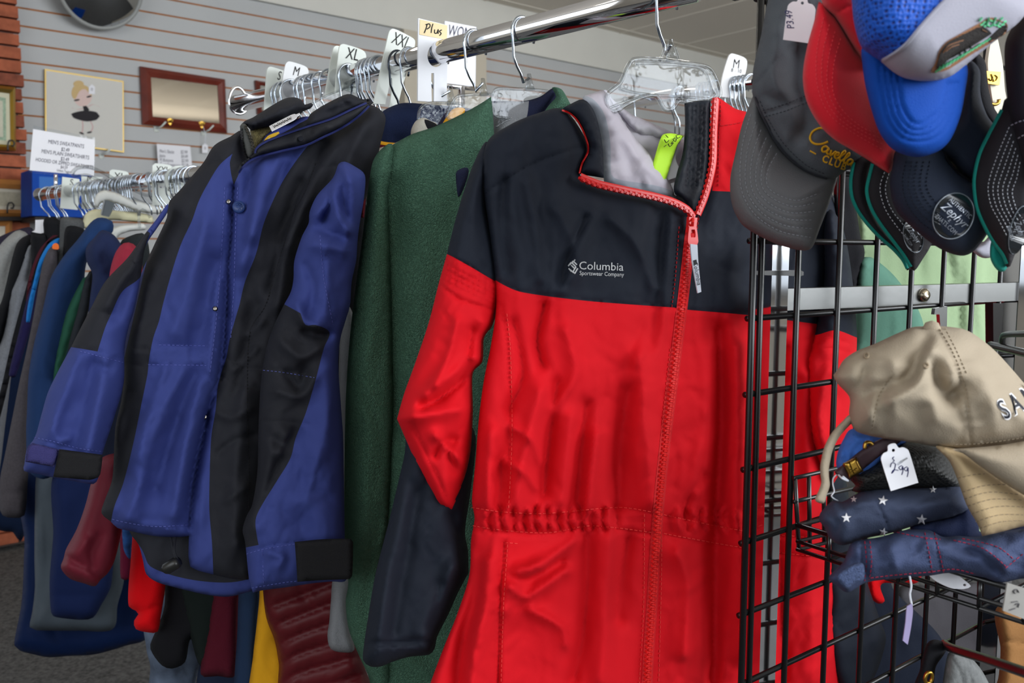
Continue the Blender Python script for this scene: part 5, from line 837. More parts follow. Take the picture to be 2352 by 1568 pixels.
far('dark plum jacket shoulder behind the pale grey sweatshirt at the left edge', 'jacket', [(74, 523), (40, 527), (0, 543), (-40, 570), (-40, 640), (40, 640), (80, 560)], 2.18, fab('dark_plum', (48, 44, 62)), 'jacket', R=16)
far('long royal navy coat with a gathered hem at the lower left', 'coat', [(62, 1080), (56, 1250), (50, 1380), (36, 1455), (33, 1482), (46, 1494), (80, 1503), (112, 1509), (160, 1506), (220, 1502), (290, 1482), (338, 1462), (350, 1300), (330, 1050)], 1.9, fab('coat_navy', (14, 34, 76), bs=.1, rough=.6), 'coat', step=9, R=30, folds=[(-5, 6, [(36, 1480), (80, 1488), (115, 1494)])]+[(3, 5, [(70+i*9, 1450), (66+i*9, 1500)]) for i in range(9)]+[(-10, 18, [(125, 1440), (150, 1500)])])
far('slate grey jacket with a dark stained lining over the navy coat', 'jacket', [(86, 1080), (80, 1180), (79, 1280), (80, 1350), (74, 1405), (68, 1440), (84, 1447), (180, 1448), (258, 1445), (270, 1390), (285, 1320), (260, 1200), (120, 1080)], 1.82, fab('slate_nylon', (82, 92, 102), bs=.1, rough=.6, var=.25), 'jacket', step=9, R=24, folds=[(-9, 12, [(95, 1150), (108, 1280), (96, 1390)])])
far('navy cotton sweatshirt with a broad hem in front of the slate jacket', 'sweatshirt', [(128, 1080), (122, 1230), (114, 1330), (116, 1395), (122, 1414), (150, 1420), (190, 1423), (214, 1418), (232, 1390), (256, 1340), (264, 1150), (250, 1060)], 1.74, fab('navy_jersey', (26, 40, 84)), step=9, R=26, folds=[(-4, 5, [(116, 1366), (160, 1368), (225, 1366)]), (7, 16, [(150, 1150), (140, 1300)])])
far('dark navy garment at the left edge, its hem below the charcoal cuff', 'garment', [(-40, 700), (-30, 1190), (0, 1218), (30, 1222), (48, 1243), (70, 1180), (90, 1000), (120, 800), (150, 640), (60, 640)], 2.14, fab('ink_navy', (20, 34, 62)), 'garment', R=14)
# ---------------------------------------------------------------- green shirts behind the grid
simple('shirt', 'pale green shirt hanging behind the black grid panel', 'shirt', [(1974, 480), (1972, 540), (1966, 650), (1962, 760), (1975, 1000), (1990, 1250), (2300, 1250), (2305, 700), (2300, 480)], VP(2100, 700, 1.40, 66), fab('sage_cotton', (146, 168, 132), 'noise', 300, .2, var=.16, vs=5), T=.02, R=20, step=10, noise=(5, 26, 220, 2))
simple('shirt', 'deeper sea green shirt lower behind the grid panel beside the red sleeve', 'shirt', [(1972, 600), (1962, 760), (1966, 860), (2030, 860), (2110, 860), (2120, 740), (2060, 640), (2000, 590)], VP(2000, 760, 1.30, 66), fab('sea_green', (92, 134, 118), 'noise', 300, .2), T=.02, R=20, step=10, noise=(4, 22, 160, 2))
simple('jacket', 'black jacket edge between the red jacket sleeve and the green shirt', 'jacket', [(1945, 380), (1962, 450), (1976, 540), (1986, 580), (1974, 640), (1960, 690), (1945, 640), (1925, 560), (1915, 430)], VP(1950, 550, 1.26, 66), BLKF, T=.02, R=14, step=8)
simple('jacket', 'dark navy jacket low behind the wire basket', 'jacket', [(1925, 1300), (1932, 1400), (1935, 1640), (2180, 1640), (2170, 1480), (2050, 1350), (2040, 1280)], VP(2000, 1450, 1.42, 66), fab('night_navy', (20, 26, 40)), T=.03, R=30, step=12)
simple('sleeve_cloth', 'red sleeve end hanging under the denim cap behind the basket', 'garment', [(1990, 1250), (1994, 1340), (2000, 1372), (2018, 1386), (2032, 1380), (2026, 1340), (2110, 1335), (2110, 1250)], VP(2010, 1350, 1.25, 66), REDF, T=.015, R=12, step=6)
simple('bag', 'grey shoulder bag low behind the grid panel', 'bag', [(2060, 1350), (2140, 1345), (2280, 1350), (2290, 1500), (2290, 1640), (2150, 1640), (2120, 1500), (2060, 1420)], VP(2180, 1450, 1.64, 66), fab('dim_grey', (64, 62, 66), var=.2), T=.03, R=30, step=12)
TANC = fab('tan_canvas', (138, 98, 58), 'noise', 300, .3)
simple('jacket', 'tan canvas jacket at the lower right corner behind the paper label', 'jacket', [(2294, 1390), (2298, 1490), (2294, 1550), (2284, 1640), (2440, 1640), (2440, 1390)], VP(2340, 1480, 1.12, 66), TANC, T=.03, R=30, step=10, seams=[(-2, 4, [(2300, 1470), (2352, 1478), (2400, 1480)])])
# ---------------------------------------------------------------- chrome frame and grid panel
e1 = RT*math.sin(math.radians(62))+FH*math.cos(math.radians(62)); e2 = np.cross(UPW, e1)
t = thing('garment_rack', 'square chrome tube rack frame standing behind the black grid panel', 'frame', (at(1775, 700, .93)*np.array([1, 1, 0])))
pA = at(1775, 560, .93)+ (e1*.0115-e2*(-.0115)); zt = pA[2]
c0 = np.array([pA[0], pA[1], zt/2]); MB().box(c0, e1*.0125, e2*.0125, UPW*zt/2).build('post', CHROME, t)
def along(px, base, dr):
    lo, hi = 0, 3
    for _ in range(40):
        m_ = (lo+hi)/2
        if proj(base+dr*m_)[0] > px: hi = m_
        else: lo = m_
    return lo
bb = np.array([pA[0], pA[1], at(1809, 688, .95)[2]]); L2 = along(2332, bb, e1)
MB().box(bb+e1*(L2/2), e1*(L2/2-.0128), e2*.010, UPW*.0122).build('crossbar', mat('brushed_bar', (118, 119, 118), .3, 1, bump='noise', bs=.05, scale=80), t)
c1 = c0+e1*L2; MB().box(c1, e1*.0125, e2*.0125, UPW*zt/2).build('post', CHROME, t)
sp = bb+e1*along(2103, bb, e1); nf = -e2 if (-e2)@(CAM-sp) > 0 else e2
mb = MB(); mb.tube([sp+nf*.010, sp+nf*.014, sp+nf*.017, sp+nf*.0175], [.0085, .0082, .005, 0], 18); mb.build('bolt', mat('bolt_steel', (170, 160, 140), .25, 1), t, True)
G0 = at(1745, 731, .845); gth = math.radians(53.5); gd = RT*math.sin(gth)+FH*math.cos(gth); gn = np.cross(gd, UPW)
if gn@FH > 0: gn = -gn
t = thing('grid_panel', 'black wire grid display panel carrying the caps', 'display panel', G0*np.array([1, 1, 0]))
z0 = G0[2]; ztop = 2.0; k0 = int((z0-.1)/.0762); zb = z0-k0*.0762; S = [along(x, G0, gd) for x in (1829, 1923, 2009, 2090, 2163, 2232, 2294)]; S += [S[-1]+.0762*i for i in (1, 2, 3)]
for s_ in [0]+S:
    p = G0+gd*s_; tube([[p[0], p[1], zb-.02], [p[0], p[1], ztop]], .0031, BLACKWIRE, 'vertical_wire', t, 10)
p = G0-gd*.0125; tube([[p[0], p[1], zb-.02], [p[0], p[1], ztop]], .0034, BLACKWIRE, 'edge_rod', t, 10)
k = 0
while zb+k*.0762 < ztop:
    z = zb+k*.0762; a = G0-gd*.0125-gn*.0058; b = G0+gd*S[-1]-gn*.0058; tube([[a[0], a[1], z], [b[0], b[1], z]], .0031, BLACKWIRE, 'horizontal_wire', t, 10); k += 1
GPN = Plane(G0, gn)
gin = GPN.off(-.10)
tube([gin.hit(1925, 560), gin.hit(1925, 403), gin.hit(1928, 397), gin.hit(1990, 399), gin.hit(2100, 402)], .0045, BLACKWIRE, 'rack_loop', None, 10, props=('black tube loop standing behind the grid between the grey and teal edged caps', 'bracket'))
# plate ties
plate('tie_bar', [(1730, 622, 1), (1838, 620, 1), (1846, 624, 1), (1846, 632, 1), (1838, 634, 1), (1730, 631, 1)], GPN.off(-.012), .004, BLACKWIRE, t)
# ---------------------------------------------------------------- wire basket with caps
t = thing('wire_basket', 'black wire basket hooked on the grid panel holding folded caps', 'basket', at(1950, 1300, .80))
bw = mat('basket_wire', (18, 18, 20), .3, spec=.6)
Bc = GPN.off(.012); yv = -np.array([0, 1.0, 0]); out = -gn if gn@yv < 0 else gn
def goff(px, py, o): return GPN.off(o).hit(px, py)
def outdir(px, py, depth): return GPN.off(.01).hit(px, py)+gn*depth
D = .26
def bwire(pts, r=.0024, nm='wire'): tube(pts, r, bw, nm, t, 8)
for y0 in (1098, 1152): bwire([goff(1823, y0, .006), goff(1880, y0-13, .006), goff(2300, y0-110, .006)])
for y0 in (1206, 1243, 1262):
    a = goff(1832, y0, .008); bwire([goff(2200, y0-90, .008), a, a+gn*D], .0028 if y0 == 1206 else .0022)
for x0, x1, yt, ybt in ((1826, 1835, 1098, 1262), (1858, 1860, 1092, 1254), (1892, 1893, 1082, 1244)): bwire([goff(x0, yt, .006), goff(x1, ybt, .006)])
for i in range(1, 8):
    a = goff(1832, 1206, .008)+gn*D*i/7; b = goff(1832, 1262, .008)+gn*D*i/7; bwire([a, b], .0022)
    q = goff(1832, 1262, .008)+gn*D*i/7; bwire([q, q+gd*.42], .0020)
q = goff(1832, 1262, .008); 
for j in range(1, 7): bwire([q+gd*.07*j, q+gd*.07*j+gn*D], .0020)
r_ = goff(1832, 1206, .008)+gn*D; bwire([r_, r_+gd*.42], .0028); r_ = goff(1832, 1243, .008)+gn*D; bwire([r_, r_+gd*.42])
def cap_eyelet(s, x, y, m, parent):
    tube(s.pt(*np.array(ellipse(x, y, 5, 5.5, 0, 12)).T, .0008), .0009, m, 'eyelet', parent, 6, True)
# tan cap
TANK = mat('khaki_twill', (162, 149, 130), .85, bump='weave', bs=.25, scale=700, spec=.2); TANB = mat('straw_twill', (196, 172, 134), .85, bump='weave', bs=.2, scale=700, spec=.2); TANT = mat('khaki_thread', (150, 134, 112), .9)
TP = VP(2140, 900, .72, 84, 8)
t = thing('baseball_cap', 'khaki baseball cap with navy SAN lettering, on top of the basket pile', 'cap', TP.hit(2100, 1030))
cr = cloth('crown', [(2123, 749), (2096, 751), (2053, 769), (2010, 789), (1967, 806), (1938, 826), (1924, 849), (1914, 861), (1924, 881), (1951, 912), (1950, 947), (1955, 973), (1967, 990), (1996, 1000), (2039, 1008), (2096, 1016), (2139, 1024), (2191, 1031), (2254, 1027), (2311, 1021), (2360, 1014), (2430, 1000), (2440, 960), (2400, 930), (2356, 884), (2326, 849), (2283, 803), (2240, 769), (2211, 755), (2168, 749), (2145, 748)], TP, TANK, T=.055, R=120, Tb=.03, parent=t, step=8, seed=51,
    folds=[(10, 26, [(2010, 815), (2050, 830), (2060, 880)]), (-16, 20, [(2130, 775), (2108, 820), (2092, 860), (2040, 885), (1990, 905)]), (14, 22, [(2150, 780), (2128, 840), (2100, 890), (2050, 920)]), (-15, 16, [(2140, 830), (2150, 880), (2175, 912), (2192, 905)]), (9, 18, [(2175, 830), (2190, 870)]), (9, -14, [(2000, 960), (2010, 900)]), (-9, 24, [(2150, 850), (2160, 880), (2180, 900), (2200, 890)]), (10, 26, [(2130, 800), (2135, 880), (2150, 960)]), (-10, 14, [(1951, 905), (1975, 880), (1985, 850)]), (7, 20, [(1990, 930), (2000, 980)]), (-7, 14, [(2190, 930), (2215, 980), (2200, 1015)]), (9, 30, [(2250, 860), (2280, 930), (2290, 990)]), (-6, 16, [(2240, 800), (2260, 840), (2290, 880)])], noise=(3, 50, 60, 20),
    seams=[(-1.8, 3.5, [(2150, 755), (2175, 800), (2205, 870), (2222, 950), (2230, 1026)]), (-1.5, 3.5, [(2060, 850), (2025, 900), (2010, 960), (2006, 1000)]), (-1.5, 3.5, [(2190, 1020), (2260, 1016), (2352, 1004)])])
stroke('stitching', cr, [[(2158, 755), (2185, 800), (2213, 870), (2228, 950)], [(2048, 865), (2018, 910), (2003, 990)], [(2195, 1021), (2260, 1018), (2352, 1005)], [(2170, 752), (2195, 800), (2222, 860)]], 1.8, TANT, t, .0006, dash=(6, 4))
cap_eyelet(cr, 1990, 817, TANT, t); cap_eyelet(cr, 2127, 839, TANT, t)
bpos = cr.pt([2140], [752], 0)[0]; MB().tube([bpos-UPW*.004, bpos, bpos+UPW*.004, bpos+UPW*.006], [.0065, .0068, .005, 0], 20).build('top_button', TANK, t, True)
bl = cloth('bill', [(2188, 1032), (2211, 1040), (2240, 1062), (2283, 1093), (2330, 1124), (2380, 1152), (2440, 1180), (2450, 1010), (2360, 1012), (2311, 1020), (2254, 1026)], TP.off(.035), TANK, T=.022, R=60, Tb=.01, parent=t, step=9)
text('lettering_edge', 'SAN', cr, 2340, 925, 66, 28, mat('letter_white', (235, 235, 238), .7), t, .0008, bold=.05, sx=.62, space=1.35); text('lettering', 'SAN', cr, 2340, 925, 66, 28, mat('letter_navy', (22, 26, 40), .7), t, .0022, bold=.012, sx=.62, space=1.35)
sg = smooth([(1962, 955), (1940, 975), (1918, 1000), (1903, 1030), (1896, 1060), (1893, 1085), (1897, 1105), (1890, 1130), (1882, 1152)], False, 6)
w_ = 11
lf = [(x-w_*.9, y-w_*.3) for x, y in sg]; rg = [(x+w_*.9, y+w_*.3) for x, y in sg[::-1]]
cloth('strap', [tuple(p) for p in lf[::3]]+[tuple(p) for p in rg[::3]], TP.off(.0), TANK, T=.005, R=8, parent=t, step=5)
# second cap brim
BP2 = VP(2250, 1130, .71, 80, 10)
t = cloth('bucket_hat', [(2150, 1024), (2198, 1031), (2245, 1064), (2296, 1098), (2360, 1138), (2440, 1180), (2440, 1196), (2352, 1208), (2296, 1222), (2256, 1231, 1), (2245, 1203), (2220, 1159), (2198, 1098), (2180, 1058)], BP2, TANB, T=.02, R=40, Tb=.008, step=8, props=('straw coloured stitched hat brim under the khaki cap', 'hat'), seams=[(-1, 3, [(2200, 1095), (2260, 1090)])])
stroke('stitching', t, [[(2199, 1098), (2235, 1090), (2262, 1088)], [(2210, 1130), (2260, 1115), (2310, 1112)], [(2214, 1146), (2270, 1130), (2340, 1135)], [(2222, 1162), (2280, 1146), (2350, 1148)], [(2230, 1180), (2290, 1163), (2350, 1164)], [(2240, 1198), (2296, 1182), (2350, 1182)], [(2248, 1214), (2300, 1198), (2350, 1195)]], 1.6, TANT, t.obj, .0006, dash=(7, 5))
# blue cap with leather strap
UP = VP(1990, 1050, .76, 84, 4)
t = thing('baseball_cap', 'bright blue cap back with brown leather strap and brass buckle', 'cap', UP.hit(1990, 1115))
cloth('crown', [(1955, 985), (2000, 990), (2062, 1000), (2082, 1014), (2050, 1040), (2021, 1067), (2003, 1090), (1990, 1107), (1978, 1116), (1953, 1102), (1935, 1088), (1921, 1070), (1924, 1039), (1938, 1007)], UP, mat('royal_blue_cotton', (66, 112, 196), .85, bump='weave', bs=.25, scale=700, var=.12, vs=40), T=.022, R=30, parent=t, step=6, noise=(3, 22, 30, 30))
LTH = mat('brown_leather', (62, 44, 50), .5, spec=.4)
sp_ = cloth('leather_strap', [(1916, 1083, 1), (1940, 1063), (1990, 1025), (2030, 1005), (2062, 1003), (2070, 1012), (2021, 1047), (1990, 1072), (1950, 1103, 1), (1930, 1100)], UP.off(.026), LTH, T=.004, R=6, parent=t, step=6)
cloth('buckle', [(1935, 1064, 1), (1967, 1049, 1), (1984, 1082, 1), (1951, 1099, 1)], UP.off(.032), BRASS, T=.003, R=6, parent=t, step=5)
stroke('buckle_emblem', UP.off(.0352), [[(1950, 1058), (1956, 1075), (1962, 1088)], [(1952, 1078), (1966, 1080)], [(1955, 1084), (1968, 1074)]], 2, mat('brass_dark', (90, 66, 24), .4, 1), t, step=3)
q = smooth([(1986, 1030), (1988, 1018), (1998, 1016), (2006, 1024), (2008, 1030)], False, 3); tube(UP.off(.028).hit(q[:, 0], q[:, 1]), .0018, BRASS, 'grommet', t)
MP = VP(2080, 1080, .77, 80, 4)
cloth('trucker_cap', [(1948, 1090), (1965, 1115), (1955, 1126), (1990, 1133), (2100, 1124), (2206, 1121), (2203, 1100), (2182, 1056), (2155, 1024), (2100, 1010), (2060, 1020), (2010, 1060)], MP, mesh_mat('black_mesh', (44, 45, 44), (10, 11, 10), 330), T=.04, R=60, Tb=.01, props=('black mesh cap back folded between the blue cap and the star cap', 'cap'), step=7)
TG3 = VP(2063, 1068, .705, 82)
price_tag('price_tag', 'white price tag reading $2.99 on the blue cap', TG3, 2063, 1069, 66, 102, -17, [[(-.05, -.22), (-.12, -.2), (-.08, -.14), (-.15, -.12)], [(-.28, -.02), (-.2, -.1), (-.08, -.06), (-.2, .08), (-.3, .12), (-.2, .06), (-.05, .1)], [(.0, .1), (.01, .105)], [(.12, .02), (.0, .04), (.06, .11), (.14, .04), (.1, .14), (.02, .22)], [(.28, .08), (.16, .1), (.22, .17), (.3, .1), (.26, .2), (.18, .3)]],
          string=[(1924, 1088, .73), (1914, 1098, .73), (1913, 1112, .73), (1916, 1128, .73), (1910, 1140, .73), (1925, 1150, .74)], ink=BLUEINK)
tube(smooth_at([(2082, 1052, .70), (2070, 1060, .69), (2062, 1066, .70)]), .001, CLEARRIM, 'plastic_fastener', C.objects[-1].parent if C.objects[-1].parent else None)
tube(smooth_at([(1924, 1088, .73), (1934, 1098, .72), (1948, 1104, .725), (1936, 1094, .72)]), .0008, STR, 'string_loop', [o for o in C.objects if o.name.startswith('price_tag')][-1])
# star cap
STP = VP(2040, 1190, .755, 82, 6); NT = mat('navy_twill', (58, 66, 88), .85, bump='weave', bs=.3, scale=650, spec=.2)
t = thing('baseball_cap', 'navy cap sprinkled with embroidered white stars in the wire basket', 'cap', STP.hit(2040, 1240))
s_ = cloth('crown', [(1912, 1150), (1935, 1152), (1959, 1138), (1988, 1125), (2042, 1121), (2120, 1120), (2205, 1118), (2215, 1145), (2224, 1170), (2187, 1188), (2115, 1203), (2042, 1225), (1988, 1236), (1934, 1252), (1905, 1234), (1895, 1212), (1882, 1196), (1884, 1178)], STP, NT, T=.04, R=55, parent=t, step=7, folds=[(-6, 10, [(1900, 1180), (1925, 1200), (1915, 1230)]), (6, 16, [(1950, 1160), (2050, 1150)])], seams=[(-1.5, 3, [(2010, 1150), (2028, 1180), (2040, 1215)])], noise=(2, 30, 30, 0))
for (x, y, r, a) in ((2028, 1149, 12, 10), (1944, 1189, 12, 0), (2117, 1193, 13, 5), (2029, 1222, 11, 15), (2143, 1124, 9, 0), (1961, 1146, 8, 0)):
    pt_ = [(x+(r if i % 2 == 0 else r*.4)*math.sin(math.radians(a+36*i)), y-(r if i % 2 == 0 else r*.4)*math.cos(math.radians(a+36*i))) for i in range(10)]
    P_ = np.array(pt_+[(x, y)]); W_ = s_.pt(P_[:, 0], P_[:, 1], .0012); W_[-1] += STP.n*.001; link('embroidered_star', W_, [(10, (i+1) % 10, i) for i in range(10)], mat('star_white', (222, 222, 226), .8) if 'STARM' not in globals() else STARM, t, smoothed=False)
simple('baseball_cap', 'plain dark navy cap under the straw brim at the right edge', 'cap', [(2090, 1212), (2187, 1184), (2223, 1160), (2245, 1195), (2256, 1225), (2352, 1205), (2430, 1200), (2430, 1270), (2200, 1260)], VP(2250, 1210, .775, 80, 6), fab('deep_navy_twill', (30, 38, 66), 'weave', 650, .3), T=.02, R=30, step=8)
# denim cap
DP = VP(2120, 1280, .735, 82, 8); DN = mat('denim', (60, 70, 100), .85, bump='weave', bs=.4, scale=600, var=.18, vs=30, spec=.2); RT_ = mat('crimson_thread', (160, 30, 60), .8)
t = thing('baseball_cap', 'denim blue cap with red stitching at the bottom of the basket', 'cap', DP.hit(2120, 1350))
s_ = cloth('crown', [(2024, 1232), (2078, 1217), (2133, 1217), (2165, 1232), (2198, 1230), (2241, 1232), (2296, 1221), (2360, 1213), (2430, 1210), (2430, 1330), (2352, 1328), (2296, 1338), (2260, 1326), (2187, 1315), (2133, 1322), (2042, 1330), (1988, 1338), (1948, 1360), (1926, 1348), (1903, 1328), (1919, 1308), (1937, 1290), (1948, 1262), (1955, 1248), (1970, 1241), (1988, 1238)], DP, DN, T=.035, R=50, parent=t, step=7,
    folds=[(10, 20, [(2150, 1240), (2230, 1250), (2300, 1290)]), (-9, 12, [(2190, 1250), (2250, 1275), (2290, 1310)]), (-8, 7, [(1980, 1245), (1985, 1290), (1990, 1330)]), (-8, 14, [(1925, 1320), (1950, 1300), (1975, 1290)]), (8, 20, [(2050, 1260), (2060, 1310)])], seams=[(-1.5, 3, [(2143, 1222), (2155, 1270), (2162, 1318)])], noise=(3, 30, 30, 0), seed=61)
stroke('stitching', s_, [[(2124, 1222), (2134, 1270), (2142, 1320)], [(2146, 1222), (2158, 1270), (2168, 1316)], [(1986, 1242), (1990, 1290), (1986, 1334)], [(1998, 1242), (2002, 1290), (1996, 1332)], [(2000, 1327), (2050, 1321), (2140, 1313), (2190, 1307), (2240, 1318)], [(2060, 1222), (2120, 1234), (2160, 1238)], [(2190, 1240), (2260, 1260), (2310, 1300)], [(2210, 1236), (2290, 1255), (2330, 1285)], [(2310, 1304), (2352, 1270)]], 2, RT_, t, .0008, dash=(7, 4))
cloth('strap_patch', [(1921, 1322), (1950, 1300), (1982, 1294), (1984, 1330), (1965, 1338), (1946, 1352), (1930, 1340)], DP.off(.036), mat('denim_velcro', (74, 88, 124), .95, bump='fleece', bs=1, scale=500), T=.003, R=8, parent=t, step=6)
tube(smooth_at([(2089, 1322, .72), (2093, 1345, .72), (2090, 1365, .72), (2094, 1388, .72)]), .0009, STR, 'tag_string', None, props=('white string of the lilac tag under the denim cap', 'string'))
plate('price_tag', [(2084, 1392), (2094, 1386), (2097, 1400), (2094, 1430), (2090, 1455), (2085, 1480, 1), (2074, 1471, 1), (2080, 1430)], VP(2088, 1430, .72, 80), .0008, mat('lilac_card', (160, 150, 190), .6), None, ('lilac shaded price tag hanging edge-on below the denim cap', 'tag'))
plate('price_tag', [(2134, 1320, 1), (2190, 1316), (2215, 1332), (2230, 1346), (2214, 1352), (2185, 1350), (2150, 1334)], VP(2180, 1335, .77, 80, 30), .0008, WHITE, None, ('white price tag lying flat under the basket floor', 'tag'), holes=[ellipse(2216, 1343, 4, 3, 0, 8)])
LB = VP(2330, 1380, .66, 70)
t = thing('paper_label', 'grey handwritten paper label taped to the front of the wire basket', 'label', LB.hit(2330, 1415)); plate('paper', [(2314, 1338, 1), (2400, 1365, 1), (2400, 1440, 1), (2304, 1402, 1)], LB, .001, mat('grey_paper', (140, 138, 134), .7, var=.08, vs=40), t)
stroke('handwriting', LB, [[(2330, 1362), (2326, 1356), (2334, 1352), (2338, 1360)], [(2318, 1400), (2330, 1396)], [(2330, 1388), (2338, 1384), (2336, 1394)], [(2322, 1382), (2336, 1380)]], 2, mat('pencil', (80, 78, 80), .8), t, .0008, step=3)
# lower right arm and cap
tube(smooth_at([(2170, 1478, .86), (2185, 1488, .80), (2260, 1512, .72), (2352, 1543, .64), (2400, 1560, .60)]), .0042, BLACKWIRE, 'display_rod', None, 10, props=('black display arm sticking out of the grid at the lower right', 'display arm'))
LC = VP(2150, 1520, .84, 78)
t = thing('baseball_cap', 'black strapped cap with grey heather brim at the bottom right', 'cap', LC.hit(2180, 1600))
cloth('strap', [(2129, 1478), (2148, 1468), (2175, 1480), (2170, 1500), (2150, 1530), (2140, 1580), (2100, 1580), (2112, 1540)], LC, BLKF, T=.012, R=14, parent=t, step=6)
cloth('bill', [(2178, 1500), (2200, 1494), (2222, 1504), (2250, 1532), (2276, 1580), (2290, 1640), (2160, 1640), (2165, 1570)], LC.off(.01), fab('heather_brim', (108, 110, 110), 'noise', 300, .6, var=.2, vs=150), T=.02, R=30, parent=t, step=7, seams=[(-1.2, 3, [(2200, 1500), (2225, 1540), (2240, 1600)]), (-1.2, 3, [(2188, 1512), (2208, 1550), (2220, 1610)])])
tube(LC.off(.02).hit(*np.array(ellipse(2133, 1556, 8, 13, 15, 14)).T), .0018, BRASS, 'buckle', t, 8, True)
plate('bracket_clip', [(2148, 708, 1), (2176, 703, 1), (2175, 750, 1), (2160, 752, 1), (2158, 722, 1), (2146, 722, 1)], GPN.off(.014), .004, STEEL, None, ('satin metal clip on the grid wire above the khaki cap', 'clip'))
t = thing('faceout_bracket', 'black bracket with looped wire arm on the grid at the right edge', 'bracket', goff(2290, 900, .01))
plate('bracket', [(2281, 695, 1), (2304, 697, 1), (2304, 720, 1), (2297, 800, 1), (2282, 800, 1)], GPN.off(.016), .01, BLACKWIRE, t); tube(smooth_at([(2303, 800, .98), (2303, 776, .96), (2312, 768, .94), (2360, 766, .88), (2400, 765, .84)]), .0035, BLACKWIRE, 'loop', t); tube(smooth_at([(2275, 792, .98), (2352, 810, .9), (2400, 822, .85)]), .0045, BLACKWIRE, 'arm', t)
# ---------------------------------------------------------------- caps hung on the upper grid
GCM = mat('grey_twill', (82, 86, 92), .8, bump='weave', bs=.25, scale=700, spec=.25); GBL = mat('grey_bill_twill', (98, 98, 100), .8, bump='weave', bs=.25, scale=700, spec=.25); GTH = mat('grey_thread', (146, 148, 154), .8); GDK = mat('dark_grey_thread', (52, 54, 62), .8)
CP = VP(1830, 300, .79, 78, -4)
t = thing('baseball_cap', 'grey cap with yellow script embroidery and price tag, left on the upper grid', 'cap', CP.hit(1830, 560))
BG = [(1722, 239), (1704, 287), (1689, 352), (1678, 403), (1677, 442), (1681, 468), (1689, 491), (1704, 515), (1725, 531), (1752, 546), (1785, 561), (1818, 571), (1842, 575), (1860, 573), (1870, 560), (1881, 530), (1896, 491), (1911, 449), (1925, 405), (1935, 385), (1900, 395), (1850, 380), (1800, 340), (1760, 270), (1737, 215)]
g2 = cloth('bill', BG, CP, GBL, T=.03, R=95, Tb=.01, parent=t, step=7, seed=71, bow=lambda x, y: .012*np.clip((x-1690)/180, 0, 1), seams=[(-1, 3, [(1722+i*12, 262+i*18), (1702+i*12, 340+i*10), (1700+i*12, 430-i*1), (1730+i*10, 490-i*9), (1790+i*8, 530-i*14), (1865+i*3, 545-i*20)]) for i in range(6)])
stroke('stitching', g2, [[(1724+i*12, 262+i*18), (1704+i*12, 340+i*10), (1702+i*12, 430-i*1), (1732+i*10, 490-i*9), (1790+i*8, 530-i*14), (1862+i*3, 545-i*20)] for i in range(6)], 1.5, GTH, t, .0005, dash=(6, 4))
g1 = cloth('crown', [(1880, -170), (1810, -130), (1778, -60), (1760, 18), (1748, 81), (1735, 134), (1729, 167), (1728, 215), (1737, 240), (1752, 275), (1790, 342), (1847, 395), (1904, 414), (1940, 394), (1990, 362), (2010, 280), (1990, 120), (1985, -60), (1950, -140)], CP.off(.022), GCM, T=.034, R=90, Tb=.02, parent=t, step=7, seed=72, folds=[(-12, 22, [(1840, 60), (1830, 180), (1850, 260), (1848, 300)]), (8, 26, [(1780, 80), (1770, 160), (1790, 210)]), (-5, 14, [(1756, 220), (1800, 240)])], seams=[(-1.6, 3, [(1752, 262), (1800, 248), (1850, 228)]), (-1.4, 3, [(1740, 190), (1800, 120), (1860, 80)])], noise=(2.4, 40, 60, 10))
stroke('stitching', g1, [[(1752, 254), (1800, 240), (1850, 220)], [(1756, 268), (1805, 254), (1855, 234)], [(1745, 232), (1765, 275), (1800, 330), (1850, 378), (1895, 400)]], 1.5, GDK, t, .0005, dash=(5, 4))
stroke('brim_seam', g1, [[(1734, 222), (1752, 268), (1790, 335), (1847, 389), (1900, 410)]], 4, GDK, t, .0005)
YT = mat('gold_thread', (226, 172, 26), .55, bump='weave', bs=.4, scale=900)
loc = lambda L: [(1886+u*.891+v*.454, 346+u*.454-v*.891) for u, v in L]
scr = [[(1903, 304), (1898, 297), (1884, 294), (1868, 301), (1861, 313), (1863, 324), (1874, 331), (1890, 330), (1902, 325)]]+[loc(L) for L in ([(13, 12), (5, 14), (0, 7), (4, 0), (11, 4), (14, 13), (13, 3), (17, 0), (20, 2)], [(20, 12), (23, 1), (25, 0), (30, 13), (33, 12)], [(32, 6), (40, 9), (39, 14), (34, 12), (33, 4), (38, 0), (43, 3)], [(43, 3), (51, 20), (49, 25), (46, 18), (46, 3), (50, 0), (54, 3)], [(54, 3), (62, 20), (60, 25), (57, 18), (57, 3), (61, 0), (64, 2)], [(76, 12), (69, 13), (65, 6), (69, 0), (75, 5), (77, 12), (76, 2), (81, 0), (84, 3)])]
stroke('script_embroidery', g1, scr, 5, YT, t, .0012, step=2, thick=.0014); stroke('script_embroidery', g1, [[(1860, 346), (1874, 354)]], 3.5, YT, t, .0012, step=2, thick=.0012)
text('club_embroidery', 'CLUB', g1, 1916, 374, 24, -22, YT, t, .0014, bold=.03, space=1.25, sx=.85)
price_tag('price_tag', 'white price tag reading P3.49 on the grey cap', VP(1838, 50, .70, 84), 1838, 44, 64, 104, 8, [], ink=BLUEINK)
text('handwriting', 'P3.49', VP(1838, 50, .70, 84), 1814, 46, 24, 98, BLUEINK, C.objects[-2] if C.objects[-1].parent is None else C.objects[-1].parent, .0005, shear=.2, sx=.8)
RCM = mat('red_twill', (214, 28, 44), .75, bump='weave', bs=.2, scale=700, spec=.25, sheen=.1); RTH = mat('red_cap_thread', (240, 84, 90), .8)
RP = VP(1950, 200, .675, 74, -4)
t = thing('baseball_cap', 'bright red cap bill pointing down between the grey and blue caps', 'cap', RP.hit(1960, 390))
